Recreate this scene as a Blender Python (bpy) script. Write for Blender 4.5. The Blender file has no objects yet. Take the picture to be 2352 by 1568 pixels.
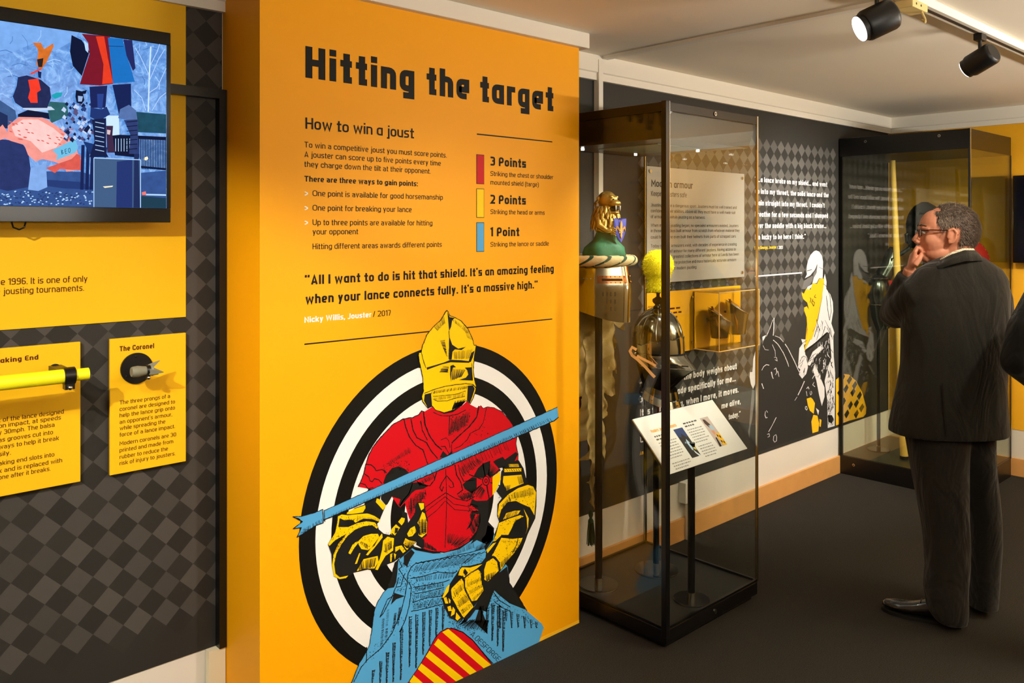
import bpy, bmesh, math, random
from mathutils import Vector, Matrix
random.seed(7)
C = bpy.context.scene.collection
S = bpy.context.scene

# ------------------------------------------------------------ camera
FOC, PX0, HOR = 1906.0, 1176.0, 525.0
TH = math.radians(42.72); SN, CS = math.sin(TH), math.cos(TH)
FW = Vector((SN, CS, 0)); RT = Vector((CS, -SN, 0)); H = 1.65
cd = bpy.data.cameras.new('camera'); cam = bpy.data.objects.new('camera', cd); C.objects.link(cam)
cam.location = (0, 0, H); cam.rotation_euler = (math.pi/2, 0, -TH)
cd.sensor_width = 36; cd.lens = FOC/2352*36; cd.shift_y = -(784-HOR)/2352
cd.clip_start = 0.02
S.camera = cam

# ------------------------------------------------------------ world, exposure
w = bpy.data.worlds.new('world'); S.world = w; w.use_nodes = True
w.node_tree.nodes['Background'].inputs[0].default_value = (1.0, .86, .66, 1)
w.node_tree.nodes['Background'].inputs[1].default_value = 0.02
S.view_settings.view_transform = 'Standard'; S.view_settings.look = 'None'
S.view_settings.exposure = 0.0; S.view_settings.gamma = 1.0
S.view_settings.use_curve_mapping = False

# ------------------------------------------------------------ lights
def lamp(kind, name, loc, power, col, size=.05, target=None, angle=60, blend=.5, sx=None, sy=None):
    d = bpy.data.lights.new(name, kind); o = bpy.data.objects.new(name, d); C.objects.link(o)
    o.location = loc; d.energy = power; d.color = col
    if kind == 'SPOT':
        d.spot_size = math.radians(angle); d.spot_blend = blend; d.shadow_soft_size = size
    elif kind == 'AREA':
        d.shape = 'RECTANGLE'; d.size = sx or size; d.size_y = sy or size
    else: d.shadow_soft_size = size
    if target is not None:
        o.rotation_euler = (Vector(target)-Vector(loc)).to_track_quat('-Z', 'Y').to_euler()
    return o
WARM = (1, .89, .72); NEUT = (1, .94, .84)
lamp('SPOT', 'track_spot_panel', (1.80, .35, 2.40), 112, NEUT, .04, (1.78, 2.36, .88), 56, .9)
lamp('SPOT', 'track_spot_wall_left', (-.76, .84, 2.38), 200, NEUT, .02, (.66, 2.63, 1.02), 46, .45)
lamp('SPOT', 'track_spot_wall_low', (-.2, 1.0, 2.38), 66, NEUT, .05, (1.1, 2.5, .7), 46, .9)
lamp('SPOT', 'track_spot_case', (3.55, .3, 2.42), 210, NEUT, .03, (3.05, 2.35, 1.2), 34, .8)
lamp('SPOT', 'track_spot_horse', (4.45, .9, 2.42), 260, NEUT, .04, (4.85, 2.63, 1.15), 72, .9)
lamp('SPOT', 'track_spot_far', (4.4, .6, 2.42), 90, WARM, .04, (6.24, 1.4, 1.0), 66, .9)
lamp('SPOT', 'track_spot_far_case', (4.2, 1.6, 2.42), 70, WARM, .04, (5.9, 2.2, 1.3), 50, .9)
lamp('SPOT', 'track_spot_person', (3.0, .25, 2.42), 90, WARM, .04, (3.8, 1.3, 1.45), 40, .9)
lamp('AREA', 'added_ceiling_fill', (.9, -1.2, 1.75), 100, NEUT, sx=1.6, sy=.3, target=(.9, -1.1, 3))  # unseen area fill, added to brighten the ceiling
lamp('AREA', 'added_ceiling_fill', (4.4, -1.2, 1.75), 230, NEUT, sx=1.6, sy=.3, target=(4.4, -1.0, 3))  # second added fill, also aimed up at the ceiling

# ------------------------------------------------------------ projection helpers
def ray(px, py):
    k = (px-PX0)/FOC
    return Vector((SN+CS*k, CS-SN*k, (HOR-py)/FOC))
def at(px, py, t):
    r = ray(px, py); return Vector((r.x*t, r.y*t, H+r.z*t))
def on_v(px, py, v): return at(px, py, v/ray(px, py).y)
def on_u(px, py, u): return at(px, py, u/ray(px, py).x)

# ------------------------------------------------------------ materials
def lin(c):
    c = [x/255 for x in c]
    return tuple((x/12.92 if x <= .04045 else ((x+.055)/1.055)**2.4) for x in c)+(1,)
MC = {}
def mat(name, rgb, rough=.6, metal=0, coat=0, emit=0, bump=0, bscale=200, var=0, vscale=8, spec=.5):
    if name in MC: return MC[name]
    m = bpy.data.materials.new(name); m.use_nodes = True; nt = m.node_tree; b = nt.nodes['Principled BSDF']
    col = lin(rgb)
    b.inputs['Base Color'].default_value = col; b.inputs['Roughness'].default_value = rough
    b.inputs['Metallic'].default_value = metal; b.inputs['Coat Weight'].default_value = coat
    b.inputs['Specular IOR Level'].default_value = spec
    if emit:
        b.inputs['Emission Color'].default_value = col; b.inputs['Emission Strength'].default_value = emit
        b.inputs['Base Color'].default_value = (0, 0, 0, 1)
    tc = nt.nodes.new('ShaderNodeTexCoord')
    if var:
        n = nt.nodes.new('ShaderNodeTexNoise'); n.inputs['Scale'].default_value = vscale; n.inputs['Detail'].default_value = 5
        nt.links.new(tc.outputs['Object'], n.inputs['Vector'])
        r = nt.nodes.new('ShaderNodeMapRange'); r.inputs[3].default_value = 1-var; r.inputs[4].default_value = 1+var
        nt.links.new(n.outputs['Fac'], r.inputs[0])
        x = nt.nodes.new('ShaderNodeVectorMath'); x.operation = 'SCALE'; x.inputs[0].default_value = col[:3]
        nt.links.new(r.outputs[0], x.inputs['Scale'])
        nt.links.new(x.outputs[0], b.inputs['Emission Color' if emit else 'Base Color'])
    if bump:
        n2 = nt.nodes.new('ShaderNodeTexNoise'); n2.inputs['Scale'].default_value = bscale; n2.inputs['Detail'].default_value = 4
        nt.links.new(tc.outputs['Object'], n2.inputs['Vector'])
        bp = nt.nodes.new('ShaderNodeBump'); bp.inputs['Strength'].default_value = bump; bp.inputs['Distance'].default_value = .01
        nt.links.new(n2.outputs['Fac'], bp.inputs['Height']); nt.links.new(bp.outputs[0], b.inputs['Normal'])
    MC[name] = m; return m

def glass(name, tint=(.93, .965, .93), f0=.05, edge=.9):
    if name in MC: return MC[name]
    m = bpy.data.materials.new(name); m.use_nodes = True; nt = m.node_tree; nt.nodes.clear()
    out = nt.nodes.new('ShaderNodeOutputMaterial'); mx = nt.nodes.new('ShaderNodeMixShader')
    tr = nt.nodes.new('ShaderNodeBsdfTransparent'); gl = nt.nodes.new('ShaderNodeBsdfGlossy')
    tr.inputs[0].default_value = tint+(1,); gl.inputs['Roughness'].default_value = .005
    lw = nt.nodes.new('ShaderNodeLayerWeight'); lw.inputs[0].default_value = .5
    pw = nt.nodes.new('ShaderNodeMath'); pw.operation = 'POWER'; pw.inputs[1].default_value = 4.5
    ml = nt.nodes.new('ShaderNodeMath'); ml.operation = 'MULTIPLY_ADD'; ml.inputs[1].default_value = edge; ml.inputs[2].default_value = f0
    nt.links.new(lw.outputs['Facing'], pw.inputs[0]); nt.links.new(pw.outputs[0], ml.inputs[0])
    nt.links.new(ml.outputs[0], mx.inputs[0]); nt.links.new(tr.outputs[0], mx.inputs[1]); nt.links.new(gl.outputs[0], mx.inputs[2])
    nt.links.new(mx.outputs[0], out.inputs[0]); MC[name] = m; return m

# ------------------------------------------------------------ mesh builder
ORG = {}
class MB:
    def __init__(s): s.v = []; s.f = []; s.cut = []
    def add(s, vs, fs):
        o = len(s.v); s.v += [Vector(p) for p in vs]; s.f += [tuple(i+o for i in f) for f in fs]; return s
    def box(s, a, b):
        (x0, y0, z0), (x1, y1, z1) = a, b
        x0, x1 = min(x0, x1), max(x0, x1); y0, y1 = min(y0, y1), max(y0, y1); z0, z1 = min(z0, z1), max(z0, z1)
        return s.add([(x0,y0,z0),(x1,y0,z0),(x1,y1,z0),(x0,y1,z0),(x0,y0,z1),(x1,y0,z1),(x1,y1,z1),(x0,y1,z1)],
            [(0,3,2,1),(4,5,6,7),(0,1,5,4),(1,2,6,5),(2,3,7,6),(3,0,4,7)])
    def loft(s, rings, cap=True, closed=True):
        n = len(rings[0]); vs = [p for r in rings for p in r]; fs = []
        for i in range(len(rings)-1):
            for j in range(n if closed else n-1):
                k = (j+1) % n; fs.append((i*n+j, i*n+k, (i+1)*n+k, (i+1)*n+j))
        if cap and closed:
            fs.append(tuple(range(n-1, -1, -1))); m = (len(rings)-1)*n; fs.append(tuple(m+i for i in range(n)))
        return s.add(vs, fs)
    def tube(s, pts, rad, n=12, cap=True, flat=None):
        pts = [Vector(p) for p in pts]; m = len(pts)
        if not hasattr(rad, '__len__'): rad = [rad]*m
        rings = []; up = None
        for i, p in enumerate(pts):
            d = (pts[min(i+1, m-1)]-pts[max(i-1, 0)]).normalized()
            if up is None: up = Vector((0, 0, 1)) if abs(d.z) < .9 else Vector((1, 0, 0))
            a = d.cross(up).normalized(); b = a.cross(d).normalized(); up = b
            fl = flat or 1
            rings.append([p+a*math.cos(2*math.pi*j/n)*rad[i]+b*math.sin(2*math.pi*j/n)*rad[i]*fl for j in range(n)])
        return s.loft(rings, cap)
    def cyl(s, p0, p1, r0, r1=None, n=20): return s.tube([p0, p1], [r0, r0 if r1 is None else r1], n)
    def ell(s, c, r, ax=None, n=20, m=12):
        c = Vector(c); ax = ax or (Vector((1,0,0)), Vector((0,1,0)), Vector((0,0,1)))
        rings = []
        for i in range(m+1):
            a = math.pi*(i/m-.5); a = max(min(a, math.pi/2-.02), -math.pi/2+.02)
            rings.append([c+ax[0]*r[0]*math.cos(a)*math.cos(2*math.pi*j/n)+ax[1]*r[1]*math.cos(a)*math.sin(2*math.pi*j/n)+ax[2]*r[2]*math.sin(a) for j in range(n)])
        return s.loft(rings)
    def prism(s, poly, off):
        poly = [Vector(p) for p in poly]; off = Vector(off); n = len(poly)
        vs = poly+[p+off for p in poly]
        fs = [tuple(range(n)), tuple(range(2*n-1, n-1, -1))]+[(i, (i+1) % n, (i+1) % n+n, i+n) for i in range(n)]
        return s.add(vs, fs)
    def lathe(s, prof, c=(0, 0, 0), n=28, cap=True):
        c = Vector(c)
        return s.loft([[c+Vector((r*math.cos(2*math.pi*j/n), r*math.sin(2*math.pi*j/n), z)) for j in range(n)] for r, z in prof], cap)
    def xf(s, M):
        s.v = [M @ p for p in s.v]; return s
    def build(s, name, m, parent=None, smooth=False, base=None, remesh=None, bevel=0, fix=True, sub=0, dsm=0):
        org = ORG[parent.name] if parent else Vector(base if base is not None else (0, 0, 0))
        me = bpy.data.meshes.new(name)
        me.from_pydata([tuple(p-org) for p in s.v], [], s.f); me.update()
        if fix:
            bm = bmesh.new(); bm.from_mesh(me); bmesh.ops.recalc_face_normals(bm, faces=bm.faces); bm.to_mesh(me); bm.free()
        o = bpy.data.objects.new(name, me); C.objects.link(o); me.materials.append(m)
        if remesh:
            r = o.modifiers.new('r', 'REMESH'); r.mode = 'VOXEL'; r.voxel_size = remesh; r.use_smooth_shade = True
            q = o.modifiers.new('s', 'SMOOTH'); q.factor = .5; q.iterations = dsm or 4
        if bevel:
            q = o.modifiers.new('b', 'BEVEL'); q.width = bevel; q.segments = 2; q.limit_method = 'ANGLE'
        if sub:
            q = o.modifiers.new('u', 'SUBSURF'); q.levels = sub; q.render_levels = sub
        if smooth:
            me.polygons.foreach_set('use_smooth', [True]*len(me.polygons))
            if not remesh and smooth != 'all':
                try: me.set_sharp_from_angle(angle=math.radians(40))
                except Exception: pass
        if parent: o.parent = parent
        else: o.location = org
        ORG[o.name] = org
        return o
def split_build(mb, name, m, parent, label=None):
    cuts = mb.cut+[(len(mb.v), len(mb.f))]
    for (v0, f0), (v1, f1) in zip(cuts, cuts[1:]):
        q = MB(); q.v = mb.v[v0:v1]; q.f = [tuple(i-v0 for i in f) for f in mb.f[f0:f1]]
        o = q.build(name, m, parent, fix=False)
        if label: o['label'] = label
def tag(o, label=None, cat=None, group=None, kind=None):
    if label: o['label'] = label
    if cat: o['category'] = cat
    if group: o['group'] = group
    if kind: o['kind'] = kind
    return o
def thing(name, base, label, cat, group=None):
    o = bpy.data.objects.new(name, None); C.objects.link(o); o.location = base; o.empty_display_size = .1
    ORG[o.name] = Vector(base); return tag(o, label, cat, group)
def struct(o): o['kind'] = 'structure'; return o
def box(a, b): return MB().box(a, b)

# ------------------------------------------------------------ stroke font (square technical lettering)
def glyph(ch, s):
    h = s/2; XH = .74; T = 1-h; X = XH-h; B = h; D = -.25+h; mid = XH/2
    def g(W, *paths): return W, paths
    def R(W): return W-h
    L = h
    if ch == 'a': W = .54; return g(W, [(R(W),XH),(R(W),0)], [(R(W),X),(L,X),(L,B),(R(W),B)])
    if ch == 'b': W = .54; return g(W, [(L,1),(L,0)], [(L,X),(R(W),X),(R(W),B),(L,B)])
    if ch == 'c': W = .48; return g(W, [(R(W),X-.14),(R(W),X),(L,X),(L,B),(R(W),B),(R(W),B+.14)])
    if ch == 'd': W = .54; return g(W, [(R(W),1),(R(W),0)], [(R(W),X),(L,X),(L,B),(R(W),B)])
    if ch == 'e': W = .53; return g(W, [(R(W),B),(L,B),(L,X),(R(W),X),(R(W),mid-.02),(L,mid-.02)])
    if ch == 'f': W = .36; c = .1+h; return g(W, [(W,T),(c,T),(c,0)], [(0,X),(W,X)])
    if ch == 'g': W = .54; return g(W, [(R(W),X),(L,X),(L,B),(R(W),B)], [(R(W),XH),(R(W),D),(L+.02,D)])
    if ch == 'h': W = .54; return g(W, [(L,1),(L,0)], [(L,X),(R(W),X),(R(W),0)])
    if ch == 'i': return g(s, [(h,XH),(h,0)], [(h,1.02),(h,1.02-s)])
    if ch == 'j': W = s+.1; c = W-h; return g(W, [(c,XH),(c,D),(0,D)], [(c,1.02),(c,1.02-s)])
    if ch == 'k': W = .54; return g(W, [(L,1),(L,0)], [(R(W)+h*.4,XH),(L+.12,mid),(R(W)+h*.4,0)], [(L,mid),(L+.14,mid)])
    if ch == 'l': return g(s, [(h,1),(h,0)])
    if ch == 'm': W = .86; return g(W, [(L,XH),(L,0)], [(L,X),(R(W),X),(R(W),0)], [(W/2,X),(W/2,0)])
    if ch == 'n': W = .54; return g(W, [(L,XH),(L,0)], [(L,X),(R(W),X),(R(W),0)])
    if ch == 'o': W = .54; return g(W, [(L,B),(L,X),(R(W),X),(R(W),B),'c'])
    if ch == 'p': W = .54; return g(W, [(L,XH),(L,-.25)], [(L,X),(R(W),X),(R(W),B),(L,B)])
    if ch == 'q': W = .54; return g(W, [(R(W),XH),(R(W),-.25)], [(R(W),X),(L,X),(L,B),(R(W),B)])
    if ch == 'r': W = .38; return g(W, [(L,XH),(L,0)], [(L,X),(W,X)])
    if ch == 's': W = .48; return g(W, [(R(W),X-.06),(R(W),X),(L,X),(L,mid),(R(W),mid),(R(W),B),(L,B),(L,B+.06)])
    if ch == 't': W = .38; c = .1+h; return g(W, [(c,.96),(c,B),(W,B)], [(0,X),(W,X)])
    if ch == 'u': W = .54; return g(W, [(L,XH),(L,B),(R(W),B)], [(R(W),XH),(R(W),0)])
    if ch == 'v': W = .52; return g(W, [(L,XH),(W/2,h*.5),(R(W),XH)])
    if ch == 'w': W = .82; return g(W, [(L,XH),(W*.28,h*.5),(W/2,XH-.1),(W*.72,h*.5),(R(W),XH)])
    if ch == 'x': W = .52; return g(W, [(L,XH),(R(W),0)], [(R(W),XH),(L,0)])
    if ch == 'y': W = .52; return g(W, [(L,XH),(W/2,.04)], [(R(W),XH),(W*.3,-.25)])
    if ch == 'z': W = .48; return g(W, [(0,X),(R(W),X),(L,B),(W,B)])
    if ch == 'H': W = .62; return g(W, [(L,1),(L,0)], [(R(W),1),(R(W),0)], [(L,.5),(R(W),.5)])
    if ch == 'T': W = .58; return g(W, [(0,T),(W,T)], [(W/2,T),(W/2,0)])
    if ch == 'P': W = .58; return g(W, [(L,0),(L,T),(R(W),T),(R(W),.42),(L,.42)])
    if ch == 'A': W = .66; return g(W, [(L,0),(W/2,T),(R(W),0)], [(.16,.24),(W-.16,.24)])
    if ch == 'I': return g(s, [(h,1),(h,0)])
    if ch == 'C': W = .56; return g(W, [(R(W),T-.2),(R(W),T),(L,T),(L,B),(R(W),B),(R(W),B+.2)])
    if ch == 'B': W = .58; return g(W, [(L,B),(L,T),(R(W)-.02,T),(R(W)-.02,.52),(R(W),.5),(R(W),B),'c'], [(L,.52),(R(W),.52)])
    if ch == 'E': W = .52; return g(W, [(W,T),(L,T),(L,B),(W,B)], [(L,.5),(W-.05,.5)])
    if ch == 'M': W = .78; return g(W, [(L,0),(L,T),(W/2,.35),(R(W),T),(R(W),0)])
    if ch == 'K': W = .6; return g(W, [(L,1),(L,0)], [(R(W),1),(L+.1,.52),(R(W),0)])
    if ch == 'S': W = .54; return g(W, [(R(W),T-.1),(R(W),T),(L,T),(L,.5),(R(W),.5),(R(W),B),(L,B),(L,B+.1)])
    if ch == 'J': W = .46; return g(W, [(R(W),1),(R(W),B),(0,B)])
    if ch == 'N': W = .64; return g(W, [(L,0),(L,T),(R(W),B),(R(W),1)])
    if ch == 'G': W = .58; return g(W, [(R(W),T-.15),(R(W),T),(L,T),(L,B),(R(W),B),(R(W),.48),(W*.5,.48)])
    if ch == 'D': W = .58; return g(W, [(L,B),(L,T),(R(W),T),(R(W),B),'c'])
    if ch == 'L': W = .5; return g(W, [(L,1),(L,B),(W,B)])
    if ch == 'F': W = .5; return g(W, [(W,T),(L,T),(L,0)], [(L,.5),(W-.05,.5)])
    if ch == 'O': W = .6; return g(W, [(L,B),(L,T),(R(W),T),(R(W),B),'c'])
    if ch == 'R': W = .58; return g(W, [(L,0),(L,T),(R(W),T),(R(W),.46),(L,.46)], [(W*.5,.46),(R(W),0)])
    if ch == '3': W = .54; return g(W, [(L,T-.1),(L,T),(R(W),T),(R(W),B),(L,B),(L,B+.1)], [(L+.1,.52),(R(W),.52)])
    if ch == '2': W = .54; return g(W, [(L,T-.1),(L,T),(R(W),T),(R(W),.55),(L,B),(W,B)])
    if ch == '1': W = .3; return g(W, [(0,.82),(R(W),T),(R(W),0)])
    if ch == '7': W = .5; return g(W, [(0,T),(R(W),T),(.18,0)])
    if ch == '0': W = .54; return g(W, [(L,B),(L,T),(R(W),T),(R(W),B),'c'])
    if ch == '.': return g(s, [(h,s),(h,0)])
    if ch == ',': return g(s, [(h,s),(h*.4,-.12)])
    if ch in "'’": return g(s*.9, [(h,1.02),(h*.6,.78)])
    if ch in '“”': return g(s*2.4, [(h,1.02),(h*.7,.76)], [(h+s*1.4,1.02),(h*.7+s*1.4,.76)])
    if ch == '/': return g(.34, [(.04,0),(.3,1)])
    return .26, ()
def glyph_body(ch, s):
    h = s/2; XH = .72; X = XH-h; B = h; D = -.2+h; L = h
    if ch == 'a': W = .54; R = W-h; return W, ([(L+.02,X-.08),(L+.02,X),(R-.02,X),(R-.02,0)], [(R-.02,.42),(L,.40),(L,B),(R-.02,B)])
    if ch == 'g': W = .55; R = W-h; return W, ([(R,X),(L,X),(L,B),(R,B)], [(R,XH),(R,D),(L+.02,D),(L+.02,D+.07)])
    if ch == 't': W = .3; return W, ([(.06+h,.93),(.06+h,B),(W,B)], [(0,X),(W,X)])
    if ch == 'f': W = .3; return W, ([(W,1-h),(.06+h,1-h),(.06+h,0)], [(0,X),(W,X)])
    if ch == 'r': W = .34; return W, ([(L,XH),(L,0)], [(L,X-.06),(L+.03,X),(W,X)])
    if ch == 'O': W = .76; R = W-h; return W, ([(L,B),(L,1-h),(R,1-h),(R,B),'c'],)
    if ch == 'U': W = .68; R = W-h; return W, ([(L,1),(L,B),(R,B),(R,1)],)
    if ch == 'W': W = .96; return W, ([(L,1),(W*.27,h),(W/2,1-h),(W*.73,h),(W-h,1)],)
    if ch == 'T': W = .62; return W, ([(0,1-h),(W,1-h)], [(W/2,1-h),(W/2,0)])
    if ch == 'S': W = .62; R = W-h; return W, ([(R,1-h-.12),(R,1-h),(L,1-h),(L,.52),(R,.5),(R,B),(L,B),(L,B+.12)],)
    if ch == '9': W = .54; R = W-h; return W, ([(R,.5),(L,.5),(L,1-h),(R,1-h),(R,B),(L,B),(L,B+.08)],)
    if ch == '6': W = .54; R = W-h; return W, ([(L,.52),(R,.52),(R,B),(L,B),(L,1-h),(R,1-h),(R,1-h-.08)],)
    if ch == '(': return .28, ([(.26,1.02),(.08,.72),(.08,.05),(.26,-.22)],)
    if ch == ')': return .28, ([(.02,1.02),(.2,.72),(.2,.05),(.02,-.22)],)
    if ch == ':': return s, ([(h,s),(h,0)], [(h,XH),(h,XH-s)])
    if ch == '>': return .5, ([(0,.74),(.46,.4),(0,.06)],)
    return glyph(ch, s)
def rounded(pts, r, s=0):
    closed = pts[-1] == 'c'
    P = [Vector((p[0], p[1])) for p in (pts[:-1] if closed else pts)]
    n = len(P); out = []
    for i in range(n):
        if not closed and i in (0, n-1): out.append(P[i]); continue
        a, b, c = P[i-1], P[i], P[(i+1) % n]
        d1, d2 = (a-b), (c-b); l1, l2 = d1.length, d2.length
        d1.normalize(); d2.normalize()
        if abs(d1.dot(d2)) > .35 or r <= 0: out.append(b); continue
        q = min(r, l1*.48, l2*.48)
        if q < s*.70: out.append(b); continue
        A = b+d1*q; Bq = b+d2*q
        for k in range(5):
            t = k/4; out.append(A*(1-t)**2+b*2*t*(1-t)+Bq*t*t)
    return out, closed
def ribbon(P, closed, s):
    n = len(P); vs = []; h = s/2
    for i in range(n):
        if closed or 0 < i < n-1:
            d1 = (P[i]-P[i-1]).normalized() if (P[i]-P[i-1]).length > 1e-7 else Vector((1, 0))
            d2 = (P[(i+1) % n]-P[i]).normalized() if (P[(i+1) % n]-P[i]).length > 1e-7 else d1
        elif i == 0: d1 = d2 = (P[1]-P[0]).normalized()
        else: d1 = d2 = (P[-1]-P[-2]).normalized()
        n1 = Vector((-d1.y, d1.x)); n2 = Vector((-d2.y, d2.x)); m = n1+n2
        if m.length < .2: m = n1
        m.normalize(); k = h/max(.45, m.dot(n1))
        vs += [P[i]+m*k, P[i]-m*k]
    fs = [(2*i, 2*i+1, 2*((i+1) % n)+1, 2*((i+1) % n)) for i in range(n if closed else n-1)]
    return vs, fs
def stroke_text(txt, s, gap=None, body=False):
    gap = s*.62 if gap is None else gap
    x = 0; vs = []; fs = []; lay = 0
    for ch in txt:
        if ch == ' ': x += .2+gap; continue
        W, paths = (glyph_body if body else glyph)(ch, s)
        for p in paths:
            P, cl = rounded(list(p), .3 if body else .19, s)
            v, f = ribbon(P, cl, s); o = len(vs)
            lay = (lay+1) % 4; vs += [(a.x+x, a.y, lay*.00008) for a in v]; fs += [tuple(i+o for i in q) for q in f]
        x += W+gap
    return vs, fs, x-gap
def line(mb, v, txt, x, y, xe, cap, style='body', dv=.0006):
    """one line of flat lettering on the plane Y = v; x,y baseline start, xe end, cap = capital height (photo px)"""
    a = on_v(x, y, v-dv); b = on_v(xe, y, v-dv); t = a.x*SN+a.y*CS; hh = cap*t/FOC
    if style == 'body': vs, fs, w_ = stroke_text(txt, .125, .11, True)
    elif style == 'bold': vs, fs, w_ = stroke_text(txt, .18, .1, True)
    else: vs, fs, w_ = stroke_text(txt, style)
    k = (b.x-a.x)/w_; mb.cut.append((len(mb.v), len(mb.f)))
    mb.add([(a.x+p[0]*k, v-dv-p[2], a.z+p[1]*hh) for p in vs], [f[::-1] if False else f for f in fs])
# ============================================================ ROOM
VW = 2.63; UF = 6.243; ZC = 2.468; V0 = -2.6; U0 = -3.0
M_white = mat('painted_white_wall', (222, 214, 200), .7, var=.03, vscale=3)
M_ceil = mat('ceiling_paint', (240, 231, 214), .85, var=.02, vscale=2)
M_corn = mat('cornice_paint', (232, 226, 212), .6)
M_yel = mat('yellow_wall_paint', (236, 172, 16), .65, var=.02, vscale=4)
M_wood = mat('oak_baseboard', (206, 150, 84), .45, var=.12, vscale=14)
M_black = mat('black_powder_coat', (14, 13, 12), .35)
# carpet
m = bpy.data.materials.new('charcoal_carpet'); m.use_nodes = True; nt = m.node_tree; b = nt.nodes['Principled BSDF']
tc = nt.nodes.new('ShaderNodeTexCoord'); n = nt.nodes.new('ShaderNodeTexNoise'); n.inputs['Scale'].default_value = 260; n.inputs['Detail'].default_value = 6
nt.links.new(tc.outputs['Object'], n.inputs['Vector'])
cr = nt.nodes.new('ShaderNodeValToRGB'); cr.color_ramp.elements[0].position = .3; cr.color_ramp.elements[1].position = .75
cr.color_ramp.elements[0].color = lin((33, 31, 28)); cr.color_ramp.elements[1].color = lin((62, 58, 52))
nt.links.new(n.outputs['Fac'], cr.inputs[0]); nt.links.new(cr.outputs[0], b.inputs['Base Color'])
b.inputs['Roughness'].default_value = .95; b.inputs['Specular IOR Level'].default_value = .1
bp = nt.nodes.new('ShaderNodeBump'); bp.inputs['Strength'].default_value = .6; bp.inputs['Distance'].default_value = .004
nt.links.new(n.outputs['Fac'], bp.inputs['Height']); nt.links.new(bp.outputs[0], b.inputs['Normal']); M_carpet = m

struct(box((U0-.1, V0-.1, -.1), (UF+.1, VW+.1, 0)).build('floor', M_carpet))
struct(box((U0-.1, V0-.1, ZC), (UF+.1, VW+.1, ZC+.1)).build('ceiling', M_ceil))
wl = struct(box((U0-.1, VW, 0), (UF+.1, VW+.1, ZC)).build('wall_left', M_white))
wf = struct(MB().box((UF, V0, 0), (UF+.1, VW, ZC)).build('wall_far', M_white))
box((UF-.003, V0, .307), (UF, VW, ZC-.1)).build('yellow_paint_field', M_yel, wf)
struct(box((U0-.1, V0-.1, 0), (UF+.1, V0, ZC)).build('wall_right', mat('warm_grey_wall', (150, 132, 96), .7)))
struct(box((U0-.1, V0, 0), (U0, VW, ZC)).build('wall_near', mat('warm_grey_wall', (150, 132, 96), .7)))
# cornice
struct(MB().prism([(U0, VW, 2.352), (U0, VW-.022, 2.352), (U0, VW-.022, 2.385), (U0, VW-.03, 2.39), (U0, VW-.03, ZC), (U0, VW, ZC)], (UF-U0, 0, 0)).build('trim_1', M_corn))
struct(MB().prism([(UF, V0, 2.352), (UF-.022, V0, 2.352), (UF-.022, V0, 2.385), (UF-.03, V0, 2.39), (UF-.03, V0, ZC), (UF, V0, ZC)], (0, VW-V0, 0)).build('trim_2', M_corn))
struct(MB().box((1.09, 2.335, 2.405), (2.6, 2.63, ZC)).build('trim_3', M_corn, bevel=.003))
struct(MB().box((2.985, V0, ZC-.014), (3.02, VW-.03, ZC)).build('trim_4', M_corn))
bl = struct(MB().box((U0, VW-.016, 0), (UF, VW, .117)).build('baseboard_left', M_wood, bevel=.002))
bf = struct(MB().box((UF-.016, V0, 0), (UF, VW-.016, .117)).build('baseboard_far', M_wood, bevel=.002))
# cable trunking on the left wall
cond = box((2.955, VW-.034, 1.2), (2.985, VW-.003, ZC-.02)).build('cable_trunking', M_corn, base=(2.97, VW, 1.2))
tag(cond, 'narrow white vertical cable trunking on dark wall behind the left glass case', 'trunking')
o = MB().box((1.085, VW-.03, 0), (1.14, VW-.005, .30)).build('pipe_boxing', mat('cream_trunk', (232, 222, 190), .5), base=(1.11, VW, 0))
tag(o, 'cream boxed-in pipe on the white wall foot left of the yellow panel', 'boxing')
sk = thing('wall_socket', (3.68, VW, .2), 'white wall socket with short vertical trunking down past the oak baseboard', 'socket')
MB().box((3.63, VW-.045, .20), (3.73, VW, .31)).build('socket_box', M_corn, sk, bevel=.004)
MB().box((3.665, VW-.04, .0), (3.695, VW-.016, .21)).build('trunking', M_corn, sk, bevel=.002)
MB().cyl((3.70, VW-.045, .255), (3.70, VW-.058, .255), .018).build('round_plug', M_corn, sk, smooth=True)

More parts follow.
